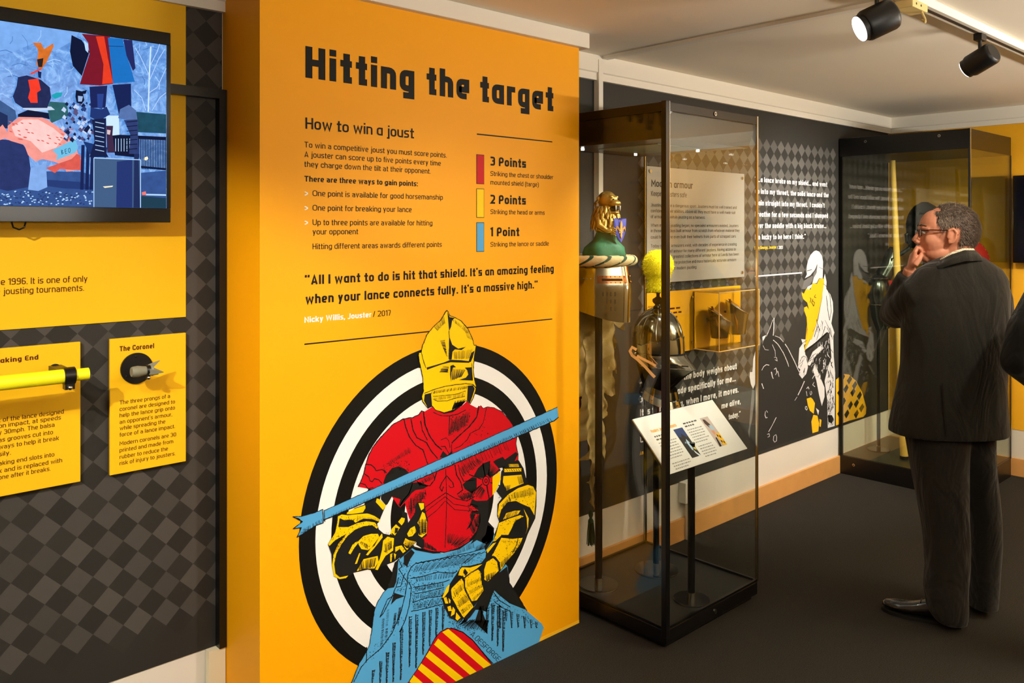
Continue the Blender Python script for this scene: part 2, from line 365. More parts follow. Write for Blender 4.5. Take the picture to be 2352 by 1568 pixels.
# ---------------------------------------------------------- harlequin wall graphic
def harlequin(name, dark, light, masks, light2=None):
    m = bpy.data.materials.new(name); m.use_nodes = True; nt = m.node_tree; N = nt.nodes; Lk = nt.links; b = N['Principled BSDF']
    b.inputs['Roughness'].default_value = .55; b.inputs['Specular IOR Level'].default_value = .25
    tc = N.new('ShaderNodeTexCoord'); sp = N.new('ShaderNodeSeparateXYZ'); Lk.new(tc.outputs['Object'], sp.inputs[0])
    def mth(op, a, c=None, d=None):
        q = N.new('ShaderNodeMath'); q.operation = op
        for i, x in enumerate((a, c, d)):
            if x is None: continue
            if isinstance(x, (int, float)): q.inputs[i].default_value = x
            else: Lk.new(x, q.inputs[i])
        return q.outputs[0]
    s = .0845
    x = mth('DIVIDE', mth('SUBTRACT', sp.outputs[0], 1.0456), s); z = mth('DIVIDE', mth('SUBTRACT', sp.outputs[2], .4157), s)
    fa = mth('FLOOR', mth('ADD', x, z)); fb = mth('FLOOR', mth('SUBTRACT', x, z))
    par = mth('MODULO', mth('ADD', mth('ADD', fa, fb), 1000.0), 2.0)
    cu = mth('ADD', mth('MULTIPLY', mth('ADD', mth('ADD', fa, fb), 1.0), s/2), 1.0456)
    cz = mth('ADD', mth('MULTIPLY', mth('SUBTRACT', fa, fb), s/2), .4157)
    msk = None
    for (a, bb, c, lo) in masks:      # keep diamonds where a*u + b*z + c > 0
        e = mth('GREATER_THAN', mth('ADD', mth('ADD', mth('MULTIPLY', cu, a), mth('MULTIPLY', cz, bb)), c), 0.0)
        msk = e if msk is None else mth('MULTIPLY', msk, e)
    cb = N.new('ShaderNodeCombineXYZ'); Lk.new(fa, cb.inputs[0]); Lk.new(fb, cb.inputs[1])
    wn = N.new('ShaderNodeTexWhiteNoise'); Lk.new(cb.outputs[0], wn.inputs['Vector'])
    rnd = N.new('ShaderNodeMapRange'); rnd.inputs[3].default_value = .86; rnd.inputs[4].default_value = 1.16; Lk.new(wn.outputs['Value'], rnd.inputs[0])
    fac = mth('MULTIPLY', mth('MULTIPLY', par, msk), 1.0) if msk is not None else par
    mx = N.new('ShaderNodeMix'); mx.data_type = 'RGBA'; mx.inputs[6].default_value = lin(dark); mx.inputs[7].default_value = lin(light)
    Lk.new(fac, mx.inputs[0])
    sc = N.new('ShaderNodeVectorMath'); sc.operation = 'SCALE'; Lk.new(mx.outputs[2], sc.inputs[0]); Lk.new(rnd.outputs[0], sc.inputs['Scale'])
    mm = N.new('ShaderNodeMix'); mm.data_type = 'RGBA'; mm.inputs[6].default_value = lin(dark)
    Lk.new(sc.outputs[0], mm.inputs[7])
    if msk is not None: Lk.new(msk, mm.inputs[0])
    else: mm.inputs[0].default_value = 1
    Lk.new(mm.outputs[2], b.inputs['Base Color']); return m
g1 = box((-1.6, VW-.003, .30), (1.14, VW, 2.352)).build('harlequin_graphic', harlequin('harlequin_left', (45, 43, 40), (70, 66, 62), [(0, 1, -.4, 0)]), wl)
tag(g1, 'charcoal diamond patterned wall graphic behind the screen and lance boards, left of the yellow panel')
g2 = box((2.0, VW-.003, .307), (UF-.02, VW, 2.352)).build('harlequin_graphic', harlequin('harlequin_right', (52, 51, 48), (92, 90, 86),  # greys lighter than the left copy, spot light put into the colour
        [(-1, 0, 5.36, 0), (1, 0, -3.27, 0), (.0, -1, 2.17, 0), (-.62, 1, 1.95, 0), (0, 1, -.75, 0)]), wl)  # diamonds left out behind the case, the unlit dark put into the pattern
tag(g2, 'charcoal diamond patterned wall graphic with white quotations and a knight on horseback')

# black square tube frame
fr = thing('black_tube_frame', (1.13, VW, .3), 'black square tube frame running from behind the screen down beside the yellow panel', 'frame')
MB().box((1.118, VW-.035, .30), (1.142, VW-.003, 2.098)).build('upright', M_black, fr)
MB().box((-.9, VW-.035, 2.068), (1.118, VW-.003, 2.098)).build('crossbar', M_black, fr)

# ============================================================ YELLOW TITLE PANEL
VP = 2.363
M_py = mat('yellow_print', (252, 172, 0), .5, spec=.25)
M_ink = mat('black_ink', (14, 12, 8), .55, spec=.2); M_whi = mat('white_ink', (250, 248, 244), .5, spec=.2)
M_red = mat('red_ink', (205, 10, 26), .5, spec=.2); M_blu = mat('blue_ink', (84, 166, 220), .5, spec=.2)
M_yk = mat('yellow_ink', (255, 208, 0), .5, spec=.2); M_char = mat('charcoal_ink', (28, 27, 26), .6, spec=.2)
pn = thing('title_panel', (1.85, 2.5, 0), 'tall yellow boxed exhibition panel headed Hitting the target with jousting knight illustration', 'panel')
box((1.143, VP, 0), (2.564, VW-.001, 2.42)).build('panel_body', M_py, pn)
mb = MB(); mb.box((1.143, VP-.001, 0), (2.564, VP+.002, .012)); mb.build('bottom_edge_strip', mat('yellow_edge', (255, 196, 40), .4), pn)
hd = MB(); line(hd, VP, 'Hitting the target', 701.5, 178, 1270.9, 72.7, .215); tag(hd.build('heading', M_ink, pn), 'black heading Hitting the target')
sb = MB(); line(sb, VP, 'How to win a joust', 701.5, 295.4, 950.9, 26, .145)
for t_, y_, e_ in (('3 Points', 379.9, 1208), ('2 Points', 467.7, 1207.7), ('1 Point', 542.6, 1192.7)): line(sb, VP, t_, 1126.7, y_, e_, 20.7, .2)
line(sb, VP, '“All I want to do is hit that shield. It’s an amazing feeling', 700.5, 653.9, 1271.8, 22, .19)
line(sb, VP, 'when your lance connects fully. It’s a massive high.”', 701.5, 697.9, 1235, 22, .19)
split_build(sb, 'subheading', M_ink, pn)
bd = MB()
for t_, x_, y_, e_ in (('To win a competitive joust you must score points.', 699.2, 338.2, 1026.2), ('A jouster can score up to five points every time', 699.2, 360.5, 1012.5),
    ('they charge down the tilt at their opponent.', 699.2, 382.8, 989.2), ('One point is available for good horsemanship', 718, 450, 1017.3),
    ('One point for breaking your lance', 718, 483.4, 945.5), ('Up to three points are available for hitting', 718, 516.8, 993.3), ('your opponent', 718, 538.3, 822.7),
    ('Hitting different areas awards different points', 718, 572.3, 1014.7), ('/ 2017', 856.8, 727.8, 898.3)): line(bd, VP, t_, x_, y_, e_, 13.2)
for t_, y_, e_ in (('Striking the chest or shoulder', 403.5, 1270.8), ('mounted shield (targe)', 423.6, 1237.4), ('Striking the head or arms', 491.3, 1251), ('Striking the lance or saddle', 566.5, 1260.6)):
    line(bd, VP, t_, 1126.7, y_, e_, 10.8)
line(bd, VP, 'There are three ways to gain points:', 699.2, 416.6, 959.8, 13.2, 'bold')
split_build(bd, 'text_line', M_ink, pn)
wt = MB(); line(wt, VP, 'Nicky Willis, Jouster', 699.2, 741, 853, 13.2, 'bold')
for y_ in (449, 482.5, 516): line(wt, VP, '>', 700, y_, 709, 12, 'bold')
split_build(wt, 'text_line', M_whi, pn, 'white lettering')
def pv(p, v, dv): q = on_v(p[0], p[1], v-dv); return (q.x, v-dv, q.z)
def poly(mb, pts, v, dv): mb.add([pv(p, v, dv) for p in pts], [tuple(range(len(pts)))])
for (x0, y0, x1, y1) in ((699.2, 790.4, 1268.6, 732.3), (1095.4, 307.8, 1268.6, 325.7)):
    rl = MB(); poly(rl, [(x0, y0-1.5), (x1, y1-1.2), (x1, y1+1.2), (x0, y0+1.5)], VP, .0006); rl.build('rule_line', M_ink, pn)
for nm, mm, y0, y1 in (('red', M_red, 355.5, 421), ('yellow', M_yk, 434, 498.5), ('blue', M_blu, 511.7, 577)):
    a = on_v(1095, y0, VP); b = on_v(1110.8, y1, VP); b2 = on_v(1095, y1, VP)
    k = box((a.x-.002, VP-.0008, b2.z-.002), (b.x+.002, VP, a.z+.002)).build('swatch', M_ink, pn)
    tag(box((a.x, VP-.0014, b2.z), (b.x, VP-.0008, a.z)).build('swatch_fill', mm, k), nm+' colour block')
    tag(k, nm+' colour key block')
# concentric target
CU, CZ = 1.8516, .655
def disc(r, mm, lay, lab):
    q = MB(); n_ = 96; q.add([(CU+r*math.cos(2*math.pi*i/n_), VP-lay, CZ+r*math.sin(2*math.pi*i/n_)) for i in range(n_)], [tuple(range(n_))])
    return tag(q.build('target_ring', mm, pn), lab)
for i, r in enumerate((.579, .521, .464, .406, .348, .290, .235, .177)):
    disc(r, M_ink if i % 2 == 0 else M_whi, .0005+i*.00015, ('black' if i % 2 == 0 else 'white')+' ring of the target')

# ---- knight illustration, layered flat print
def cA(*p): return [(920+x/4, 700+y/4) for x, y in p]
def cB(*p): return [(660+x/4, 1050+y/4) for x, y in p]
def cC(*p): return [(920+x/4, 1050+y/4) for x, y in p]
def cD(*p): return [(780+x/4, 1176+y/4) for x, y in p]
def cE(*p): return [(740+x/4, 900+y/4) for x, y in p]
RJ = random.Random(3)
class Ink:
    def __init__(s, v, dv, dens=1.0): s.dens = dens; s.mb = MB(); s.v = v; s.dv = dv
    def poly(s, pts): poly(s.mb, pts, s.v, s.dv)
    def line(s, pts, w=1.0, jit=.0, closed=False):
        P = [Vector(p) for p in pts]; Q = []
        n = len(P); m = n if closed else n-1
        for i in range(m):
            a, b_ = P[i], P[(i+1) % n]; k = max(1, int((b_-a).length/5))
            for j in range(k): Q.append(a.lerp(b_, j/k))
        if not closed: Q.append(P[-1])
        if jit: Q = [q+Vector((RJ.uniform(-jit, jit), RJ.uniform(-jit, jit))) for q in Q]
        n = len(Q)
        for i in range(n if closed else n-1):
            a, b_ = Q[i], Q[(i+1) % n]; d = (b_-a)
            if d.length < 1e-5: continue
            d.normalize(); nn = Vector((-d.y, d.x)); w0 = w*RJ.uniform(.7, 1.25)/2; w1 = w*RJ.uniform(.7, 1.25)/2
            e = d*w*.2
            s.poly([a-e+nn*w0, b_+e+nn*w1, b_+e-nn*w1, a-e-nn*w0])
    def hatch(s, p0, p1, q0, q1, n, w=.8, jit=.12, skip=.08):
        p0, p1, q0, q1 = map(Vector, (p0, p1, q0, q1)); n = int(n*s.dens)
        for i in range(n):
            if RJ.random() < skip: continue
            t = (i+.5)/n+RJ.uniform(-.3, .3)/n
            a = p0.lerp(p1, t); b_ = q0.lerp(q1, t); L = RJ.uniform(0, jit); R_ = 1-RJ.uniform(0, jit)
            a2, b2 = a.lerp(b_, L), a.lerp(b_, R_); d = (b2-a2)
            if d.length < .3: continue
            d.normalize(); nn = Vector((-d.y, d.x))*w*RJ.uniform(.6, 1.3)/2
            s.poly([a2+nn*.6, b2+nn, b2-nn, a2-nn*.6])
    def stipple(s, pts, n, w=1.2):
        xs = [p[0] for p in pts]; ys = [p[1] for p in pts]
        def inside(x, y):
            c = False; j = len(pts)-1
            for i in range(len(pts)):
                if (pts[i][1] > y) != (pts[j][1] > y) and x < (pts[j][0]-pts[i][0])*(y-pts[i][1])/(pts[j][1]-pts[i][1])+pts[i][0]: c = not c
                j = i
            return c
        for _ in range(n):
            x = RJ.uniform(min(xs), max(xs)); y = RJ.uniform(min(ys), max(ys))
            if inside(x, y):
                a = RJ.uniform(0, 3); l = w*RJ.uniform(.5, 1.5); dx, dy = math.cos(a)*l, math.sin(a)*l
                s.poly([(x-dx, y-dy), (x+dy*.4, y-dx*.4), (x+dx, y+dy), (x-dy*.4, y+dx*.4)])
K0 = Ink(VP, .0016); KR = Ink(VP, .0020); KB = Ink(VP, .0020); KY = Ink(VP, .0021); KL = Ink(VP, .0023, 1.7)
LB = Ink(VP, .0026); LI = Ink(VP, .0028); AC = Ink(VP, .0025); AY = Ink(VP, .0030); AI = Ink(VP, .0032, 1.8)
# skirt
skirt = cD((665,330),(560,420),(510,460),(470,600),(440,700),(400,740),(345,830),(320,900),(300,1050),(275,1220),(240,1290),(180,1390),(110,1568),(20,1800),(480,1800),(630,1568),(720,1430),(800,1300),(880,1150),(930,1095),(990,1065),(1060,1070),(1130,1100),(1220,1170),(1310,1280),(1380,1370),(1420,1420))+[(1136,1540),(1190,1512),(1238,1474),(1249,1441),(1245,1434)]+cC((1300,1530),(1160,1410),(1080,1270),(1000,1150),(985,1000),(900,900),(860,700),(800,620))+cD((1330,200),(1230,250),(1100,340),(960,375),(860,380),(700,350))
KB.poly(skirt); KL.line(skirt[:14], 1.6, .5); KL.line(skirt[15:27], 1.8, .4); KL.line(skirt[33:38], 1.6, .5)
# arch stripes
arch = cD((990,1065),(930,1095),(880,1150),(800,1300),(720,1430),(630,1568),(480,1800),(1000,1900),(1420,1560),(1430,1400),(1380,1370),(1310,1280),(1220,1170),(1130,1100),(1060,1070))
K0.poly(cD((600,290),(780,340),(960,380),(1200,300),(1340,200),(1425,200),(1390,330),(1200,400),(900,450),(640,440),(550,430))); K0.line(cD((640,330),(960,370),(1300,230)), 2); AR = Ink(VP, .0014); AR.poly(arch)
ASt = Ink(VP, .0016)
ASt.poly(cD((942,1100),(1000,1072),(1385,1395),(1450,1450),(1400,1497),(1320,1430)))
ASt.poly(cD((905,1160),(868,1215),(1195,1490),(1290,1570),(1350,1545),(1255,1460)))
ASt.poly(cD((825,1272),(790,1325),(1060,1545),(1160,1630),(1220,1590),(1130,1515)))
ASt.poly(cD((750,1388),(715,1437),(870,1568),(960,1640),(1040,1600),(985,1568)))
ASt.poly(cD((680,1495),(642,1555),(700,1610),(800,1700),(870,1650),(765,1568)))
# skirt lines
for a in ((540,430,575,500,545,520,600,610,625,640,600,770,560,930,480,1110,380,1250,250,1360,200,1420,130,1560),(640,640,660,700,640,860,600,1000,550,1100),(500,760,440,800,370,965,400,930,480,780,510,700),
    (600,560,560,680,520,690,540,600),(700,470,660,500,630,560,620,640),(700,470,800,450,900,430,1050,400,1200,370,1330,330),(650,610,760,590,900,550,1050,560,1080,540),(680,690,800,670,960,640,1010,620),(680,750,800,730,960,690),
    (670,830,780,790,940,770),(660,910,760,890,960,840),(1020,1060,1130,1100,1220,1170,1310,1280,1410,1390),(250,1240,245,1380),(580,1060,560,1090),(1410,730,1470,810,1568,870),(1420,820,1500,880,1568,910)):
    KL.line(cD(*[(a[i], a[i+1]) for i in range(0, len(a), 2)]), 1.9, .35)
for i in range(14):   # scalloped belt edge
    t = i/13; x = 700+t*630; y = 462-t*100
    KL.line(cD((x,y),(x+20,y+10),(x+44,y-4)), 1.9, .2)
for (x0, y0, x1, y1, x2, y2, x3, y3, n, w) in ((700,480,1320,360,660,560,1180,470,20,1.1),(690,600,1060,540,700,640,1040,600,16,1.2),(690,690,960,640,690,730,960,680,14,1.2),(680,760,960,700,680,800,950,760,12,1.1),(670,840,950,780,680,900,900,850,14,1.0),
    (980,400,1230,260,990,420,1240,330,20,.8),(1240,320,1400,230,1250,360,1330,330,10,.9)):
    KL.hatch(*cD((x0,y0),(x1,y1),(x2,y2),(x3,y3)), n, w)
def flute(x, y0, y1, w=30, n=7):
    KL.line(cD((x,y0),(x,y1)), 2.2, .5)
    KL.hatch(*cD((x,y0),(x,y1),(x+w,y0-6),(x+w*.35,y1-6)), int((y1-y0)/9), 1.3, .3)
for x, y0, y1 in ((640,960,1420),(700,940,1430),(765,920,1310),(825,900,1230),(885,880,1150),(945,860,1080),(560,1080,1540),(490,1200,1560),(430,1290,1568),(370,1370,1568),(300,1450,1568),
    (1300,860,1010),(1350,880,1110),(1400,840,1180),(1450,860,1230),(1500,900,1280)): flute(x, y0, y1)
for x, y0, y1 in ((905,1360,1568),(960,1390,1500),(1010,1420,1568),(1070,1440,1560),(1130,1460,1568),(1190,1490,1568),(1240,1510,1568)):
    KL.line(cC((x,y0),(x+10,y1)), 2.0, .5); KL.hatch(*cC((x,y0),(x+8,y1),(x+26,y0),(x+20,y1)), int((y1-y0)/10), 1.2, .3)
for x, y0, y1 in ((390,970,1230),(430,900,1180),(540,880,1030),(500,930,1080)): KL.hatch(*cD((x,y0),(x-20,y1),(x+26,y0-10),(x+8,y1-10)), 22, 1.0, .2)
# dark masses on skirt
for P in (cD((590,400),(660,340),(690,370),(650,430),(620,500),(590,480)), cD((510,465),(540,440),(530,560),(520,640),(500,690),(445,700),(470,600)), cD((500,740),(600,770),(520,800),(470,850),(490,780)),
    cC((760,1240),(880,1080),(980,1000),(1000,1150),(1080,1270),(1150,1400),(1000,1340),(900,1260),(860,1220),(830,1300),(790,1420),(740,1400),(690,1400),(640,1470),(560,1530),(600,1440),(680,1370)),
    cC((800,620),(850,650),(860,700),(840,770),(780,860),(770,830),(800,770),(760,790),(740,760),(780,710)),
    cD((1240,1010),(1360,1120),(1345,1000),(1290,860))): KL.poly(P)
KL.hatch(*cD((1080,1040),(1340,1120),(1180,980),(1380,980)), 26, 1.3, .2)
KL.hatch(*cD((980,960),(1130,1050),(1010,900),(1180,1000)), 26, 1.2, .2)
# torso red
torso = cE((1020,130),(940,180),(915,172),(890,205),(830,236),(790,238),(740,250),(660,290),(580,370),(520,435),(462,510),(425,590),(400,670),(385,740),(350,835),(330,870),(440,890),(640,960),(700,1045),(715,1062),(760,1015),(780,1100),(800,1160),(850,1240),(880,1330),(870,1400),(935,1440),(1010,1462),(1130,1470),(1250,1432),(1350,1372),(1420,1275),(1450,1185),(1470,1100),(1500,1000),(1540,998))+cC((790,400),(845,350),(850,170),(915,120),(905,95),(1000,80),(1080,20))+cA((1080,1370),(1060,1270),(1070,1210),(1030,1100),(985,1040),(930,980),(860,945),(800,935),(760,950),(735,925),(700,945),(640,915),(610,885),(560,930),(480,985),(400,1000),(330,970))
KR.poly(torso); KL.line(torso[1:16], 2.2, .6); KL.line(torso[38:53], 1.5, .4)
for a, w in (((750,245,770,330,800,410,860,490,925,530,950,600,970,660),2.4),((815,250,835,350,870,420,960,465,1000,540,1060,610),2.4),((930,180,945,300,985,400,1040,480,1100,530),2.8),((905,265,920,350,965,440),2.2),((1440,130,1420,230,1350,320,1260,400,1190,470),2.8),
    ((1510,140,1480,280,1440,340,1360,380,1330,440,1280,490,1210,525),1.6),((1020,185,1080,215,1160,220,1240,205,1320,165),1.8),((1170,220,1165,400),1.8),((1090,440,1140,420,1165,450,1175,510),1.6),((1190,480,1190,540,1170,570,1150,540,1130,500,1090,500),1.8),
    ((400,665,450,668,480,695,495,722,550,712,590,740),2.6),((380,745,430,780,440,815,460,825,480,795,520,805,550,840),2.4),((350,835,395,850,420,885,470,880),2.2),
    ((1220,670,1235,760,1275,830,1290,900,1240,940),2.4),((1250,670,1270,760,1300,820,1400,810),1.8),((1050,740,1030,810,990,860,930,860,870,820),2.2),((1140,770,1100,830,1080,880,1100,910,1115,870),2),((1145,770,1200,830,1210,870,1180,880,1165,860),2),
    ((1135,710,1145,1000,1130,1430),1.6),((945,1060,1040,990,1135,925,1230,980,1330,1000,1400,960),1.8),((950,1100,1040,1030,1130,960,1210,1030,1330,1050,1380,1030,1430,1050),1.5),((960,1160,1050,1090,1130,1000,1220,1080,1330,1090,1430,1100),1.5),
    ((710,1060,740,1000,800,930,830,840),2.2),((880,1330,870,1400,935,1445,1010,1465,1130,1472,1250,1435,1350,1375,1420,1278,1452,1185),2.4)):
    KL.line(cE(*[(a[i], a[i+1]) for i in range(0, len(a), 2)]), w, .35)
for P in (cE((560,835),(585,765),(640,700),(700,682),(760,705),(805,748),(580,845)), cE((540,955),(640,895),(800,832),(900,830),(980,860),(930,890),(860,900),(820,930),(800,960),(720,1050),(700,1040),(720,985),(640,960),(600,1030),(585,1040),(540,985)),
    cC((655,385),(700,400),(810,395),(805,590),(860,650),(850,760),(790,800),(700,760),(640,800),(700,700),(725,610),(725,520),(640,515),(660,490),(720,490),(640,430)), cC((640,520),(690,520),(640,640),(600,670),(650,590)),
    cE((730,1090),(780,1110),(790,1200),(860,1100),(880,1020),(930,1015),(870,1180),(800,1300),(760,1280),(740,1180)), cE((860,1330),(930,1350),(935,1435),(880,1410)), cC((590,230),(660,180),(700,190),(700,280),(655,330),(590,290),(570,250)), cE((1080,600),(1110,540),(1150,580),(1200,540),(1190,590),(1150,610)),
    cA((880,1420),(940,1395),(960,1420),(1060,1350),(1080,1370),(1030,1470),(960,1490),(900,1500),(850,1440))): KL.poly(P)
# besagew disc
KL.poly(cC((675,165),(710,100),(760,55),(825,30),(815,150),(790,165),(750,190),(690,180)))
for k in range(6):
    a = math.radians(20+k*60); KL.line([(920+(785+math.cos(a)*45)/4, 1050+(215+math.sin(a)*45)/4), (920+(785+math.cos(a)*165)/4, 1050+(215+math.sin(a)*165)/4)], 2.6, .3)
KL.line([(920+(785+math.cos(a*.35)*30)/4, 1050+(215+math.sin(a*.35)*42)/4) for a in range(18)], 2.0, .1, True)
KL.line([(920+(785+math.cos(a*.35)*12)/4, 1050+(215+math.sin(a*.35)*18)/4) for a in range(18)], 1.6, .1, True)
KL.hatch(*cC((820,40),(900,100),(800,160),(810,190)), 9, 1.2)
KL.hatch(*cC((660,330),(740,400),(740,250),(780,300)), 12, .9)
for q in (cA((470,1040),(640,960),(440,1220),(620,1110)), cE((790,980),(950,880),(800,1150),(960,960)), cE((1140,1290),(1400,1330),(1150,1400),(1230,1430)), cE((930,1350),(1050,1440),(935,1440),(1060,1465)), cE((1330,1200),(1450,1100),(1400,1330),(1455,1180)),
    cE((1250,680),(1420,600),(1300,790),(1480,650)), cA((530,1400),(960,1240),(590,1530),(1000,1340)), cE((600,640),(800,500),(620,670),(820,560)), cC((520,350),(700,280),(570,390),(650,390)), cC((150,230),(300,140),(180,270),(320,190))):
    KL.hatch(*q, 20, 1.0, .25)
for P_, n_ in ((cE((930,1340),(1010,1440),(1130,1450),(1250,1410),(1400,1250),(1440,1120),(1455,1200),(1340,1390),(1200,1460),(1000,1470),(925,1430)), 420), (cC((600,420),(720,430),(700,560),(640,560)), 120), (cE((1180,230),(1380,150),(1330,330),(1200,440)), 160),
    (cE((560,660),(800,620),(820,740),(560,760)), 180), (cE((760,1080),(860,930),(960,900),(940,1000),(860,1180)), 260), (cC((520,340),(700,250),(700,400),(600,400)), 160), (cE((1360,380),(1500,250),(1560,420),(1300,560)), 130),
    (cD((660,500),(1300,380),(1300,470),(1050,560),(680,620)), 420), (cD((660,640),(960,640),(960,860),(660,900)), 360), (cD((560,440),(660,430),(660,700),(500,760)), 200), (cD((1000,900),(1240,1000),(1250,1120),(1000,1050)), 300),
    (cC((700,900),(960,1000),(1000,1300),(760,1420)), 500), (cD((250,1300),(620,900),(640,980),(260,1400)), 260), (cC((880,1240),(1290,1520),(1240,1560),(850,1330)), 320)): KL.stipple(P_, n_, 1.5)
# helmet
helm = cA((425,50),(400,90),(370,140),(300,200),(240,280),(205,370),(190,435),(170,440),(160,480),(185,570),(205,680),(212,790),(193,840),(205,890),(250,950),(290,930),(320,965),(400,990),(470,970),(540,940),(600,880),(612,888),(640,905),(665,860),(690,790),(695,740),(680,690),(668,600),(675,500),(690,400),(695,370),(675,370),(660,310),(620,220),(560,150),(500,115),(455,100),(435,60))
KY.poly(helm); KL.line(helm, 1.7, .4, True)
for P in (((430,60),(452,112),(500,120),(475,140),(465,200),(446,240)), ((448,290),(475,365),(530,402),(600,385),(560,415),(500,408),(478,430),(470,500),(448,505)), ((240,575),(320,552),(400,528),(460,503),(560,508),(640,518),(630,532),(460,527),(380,546),(280,582),(243,596)),
    ((458,560),(485,550),(510,572),(482,576),(468,620),(464,712),(455,640)), ((590,576),(655,572),(665,695),(535,690),(600,668),(622,640),(612,600)), ((618,742),(665,738),(682,770),(660,840),(638,900),(610,880)), ((222,822),(280,808),(288,900),(290,935),(250,945),(215,880)),
    ((680,420),(650,440),(625,520),(645,525),(665,480)), ((470,965),(500,900),(600,880),(560,930))): KL.poly(cA(*P))
for a, w in (((190,435,215,530,235,580),1.6),((445,240,448,300,445,500),1.5),((220,812,300,780,400,750,500,733,600,723,665,730,690,760),1.8),((300,840,420,830,520,818,600,790),1.2),((300,865,340,885,430,880,490,860,590,840),1.5),((655,535,652,640,660,690),1.2),((165,470,170,570,185,575),3.0)):
    KL.line(cA(*[(a[i], a[i+1]) for i in range(0, len(a), 2)]), w, .3)
for *q, n_, w in (((400,100),(300,200),(410,170),(340,240),12,.8), ((360,330),(410,440),(410,320),(430,480),16,1.1), ((390,560),(350,620),(450,570),(440,620),9,1.0), ((470,110),(640,250),(480,150),(610,260),16,.7), ((480,430),(660,400),(490,500),(640,500),18,.7), ((470,580),(600,590),(470,700),(560,660),16,.8),
    ((290,790),(620,740),(280,820),(610,770),26,1.1), ((300,850),(600,800),(310,880),(590,840),16,1.0), ((500,880),(600,860),(470,960),(560,930),10,1.2), ((600,180),(670,330),(570,190),(610,300),10,.7)): KL.hatch(*cA(*q), n_, w)
# ---- knight arms and lance (above the torso print)
armL = cB((455,530),(490,515),(545,520),(620,465),(720,430),(800,385),(830,370),(905,440),(855,560),(845,590),(825,610),(840,660),(885,700),(940,712),(1000,615),(1050,548),(1085,560),(1075,600),(1085,650),(1160,610),(1180,430),(1200,412),(1258,412),(1272,500),(1292,580),(1280,720),(1170,790),(1090,880),(980,960),(860,1005),(810,1045),(740,1030),(610,1060),(560,1098),(480,1120),(428,1092),(410,990),(405,890),(373,800),(440,680))
AC.poly(armL)
for P in (((550,505),(610,475),(715,440),(718,465),(695,505),(600,520),(545,522)), ((822,378),(838,380),(905,440),(880,485),(812,410)), ((465,542),(500,525),(560,532),(640,522),(740,515),(800,538),(852,572),(845,592),(780,567),(700,562),(625,600),(600,575),(560,572),(520,580),(480,560),(468,640),(560,640),(640,605),(730,585),(805,598),(833,640),(822,655),(780,622),(700,632),(620,665),(550,725),(500,795),(450,885),(430,980),(442,1068),(482,1102),(560,1085),(540,1108),(480,1118),(428,1090),(412,990),(425,890),(470,790),(545,702),(440,760),(388,812),(375,800),(440,690),(460,600)),
    ((650,772),(700,722),(770,702),(832,702),(845,732),(800,812),(740,852),(680,842),(655,800)), ((722,895),(870,698),(876,735),(800,832),(740,900)), ((642,1035),(700,935),(830,905),(838,960),(800,1020),(700,1022),(640,1045)), ((880,765),(920,728),(980,742),(972,855),(902,905),(860,975),(830,1035),(808,1030),(850,930),(870,850)),
    ((945,702),(960,655),(1000,612),(1038,642),(985,722)), ((1018,592),(1050,552),(1080,560),(1074,592),(1050,625)), ((1100,702),(1130,652),(1170,630),(1184,680),(1150,722),(1112,730)), ((1195,600),(1218,560),(1240,500),(1262,515),(1285,600),(1278,700),(1235,735),(1205,715),(1218,640)), ((1205,420),(1255,420),(1255,468),(1230,488),(1215,450)),
    ((1065,792),(1085,742),(1120,762),(1182,775),(1100,850),(1082,832)), ((992,822),(1050,808),(1088,860),(1062,880),(1032,840),(990,872)), ((945,890),(966,880),(956,960),(945,960)), ((978,880),(1000,890),(988,940)), ((560,880),(600,800),(640,770),(655,780),(610,840),(580,890)), ((620,980),(660,880),(672,880),(640,975))): AY.poly(cB(*P))
for *q, n_, w in (((480,570),(620,560),(470,640),(600,620),16,1.0), ((640,530),(840,560),(630,590),(840,600),12,.8), ((640,960),(820,910),(660,1040),(800,1010),22,.9), ((890,790),(960,760),(900,880),(960,840),10,.8), ((1200,560),(1280,560),(1210,720),(1275,700),9,1.1), ((1215,600),(1215,720),(1290,600),(1275,700),7,1.0), ((660,790),(740,850),(680,770),(740,800),10,.8), ((720,450),(790,400),(740,520),(830,520),14,1.0), ((400,800),(480,740),(430,900),(540,720),12,.9), ((1080,760),(1180,770),(1090,830),(1120,850),9,.9)):
    AI.hatch(*cB(*q), n_, w)
for a in ((1000,610,1040,645),(960,700,985,722),(680,905,760,910,840,890),(620,770,700,700,830,690),(1120,600,1090,680,1100,740),(990,800,1060,790,1100,830)): AI.line(cB(*[(a[i], a[i+1]) for i in range(0, len(a), 2)]), 2.2, .3)
AI2 = Ink(VP, .0034)
for P_, n_ in ((cB((450,540),(840,560),(820,700),(640,1040),(460,1080),(400,820)), 700), (cB((880,700),(1280,560),(1270,720),(1000,950),(840,980)), 350), (cC((900,300),(1240,280),(1230,560),(1120,780),(900,1030),(800,960),(900,560)), 600), (cC((560,1020),(880,1060),(700,1330),(560,1480),(400,1300)), 420)): AI.stipple(P_, n_, 1.3)
for P in (((480,560),(560,590),(520,640),(470,640)), ((990,645),(1020,650),(1010,690),(985,700))): AI2.poly(cB(*P))
armR = cC((985,50),(1085,25),(1130,100),(1150,180),(1172,238),(1212,250),(1250,300),(1248,450),(1238,560),(1180,680),(1132,790),(1050,880),(980,965),(920,1040),(880,1100),(800,1190),(760,1250),(680,1365),(580,1480),(520,1505),(450,1472),(408,1390),(378,1300),(380,1270),(460,1150),(560,1000),(640,995),(740,970),(780,920),(790,850),(850,770),(870,700),(905,590),(888,540),(890,430),(930,375),(880,310),(915,250),(925,130))
AC.poly(armR)
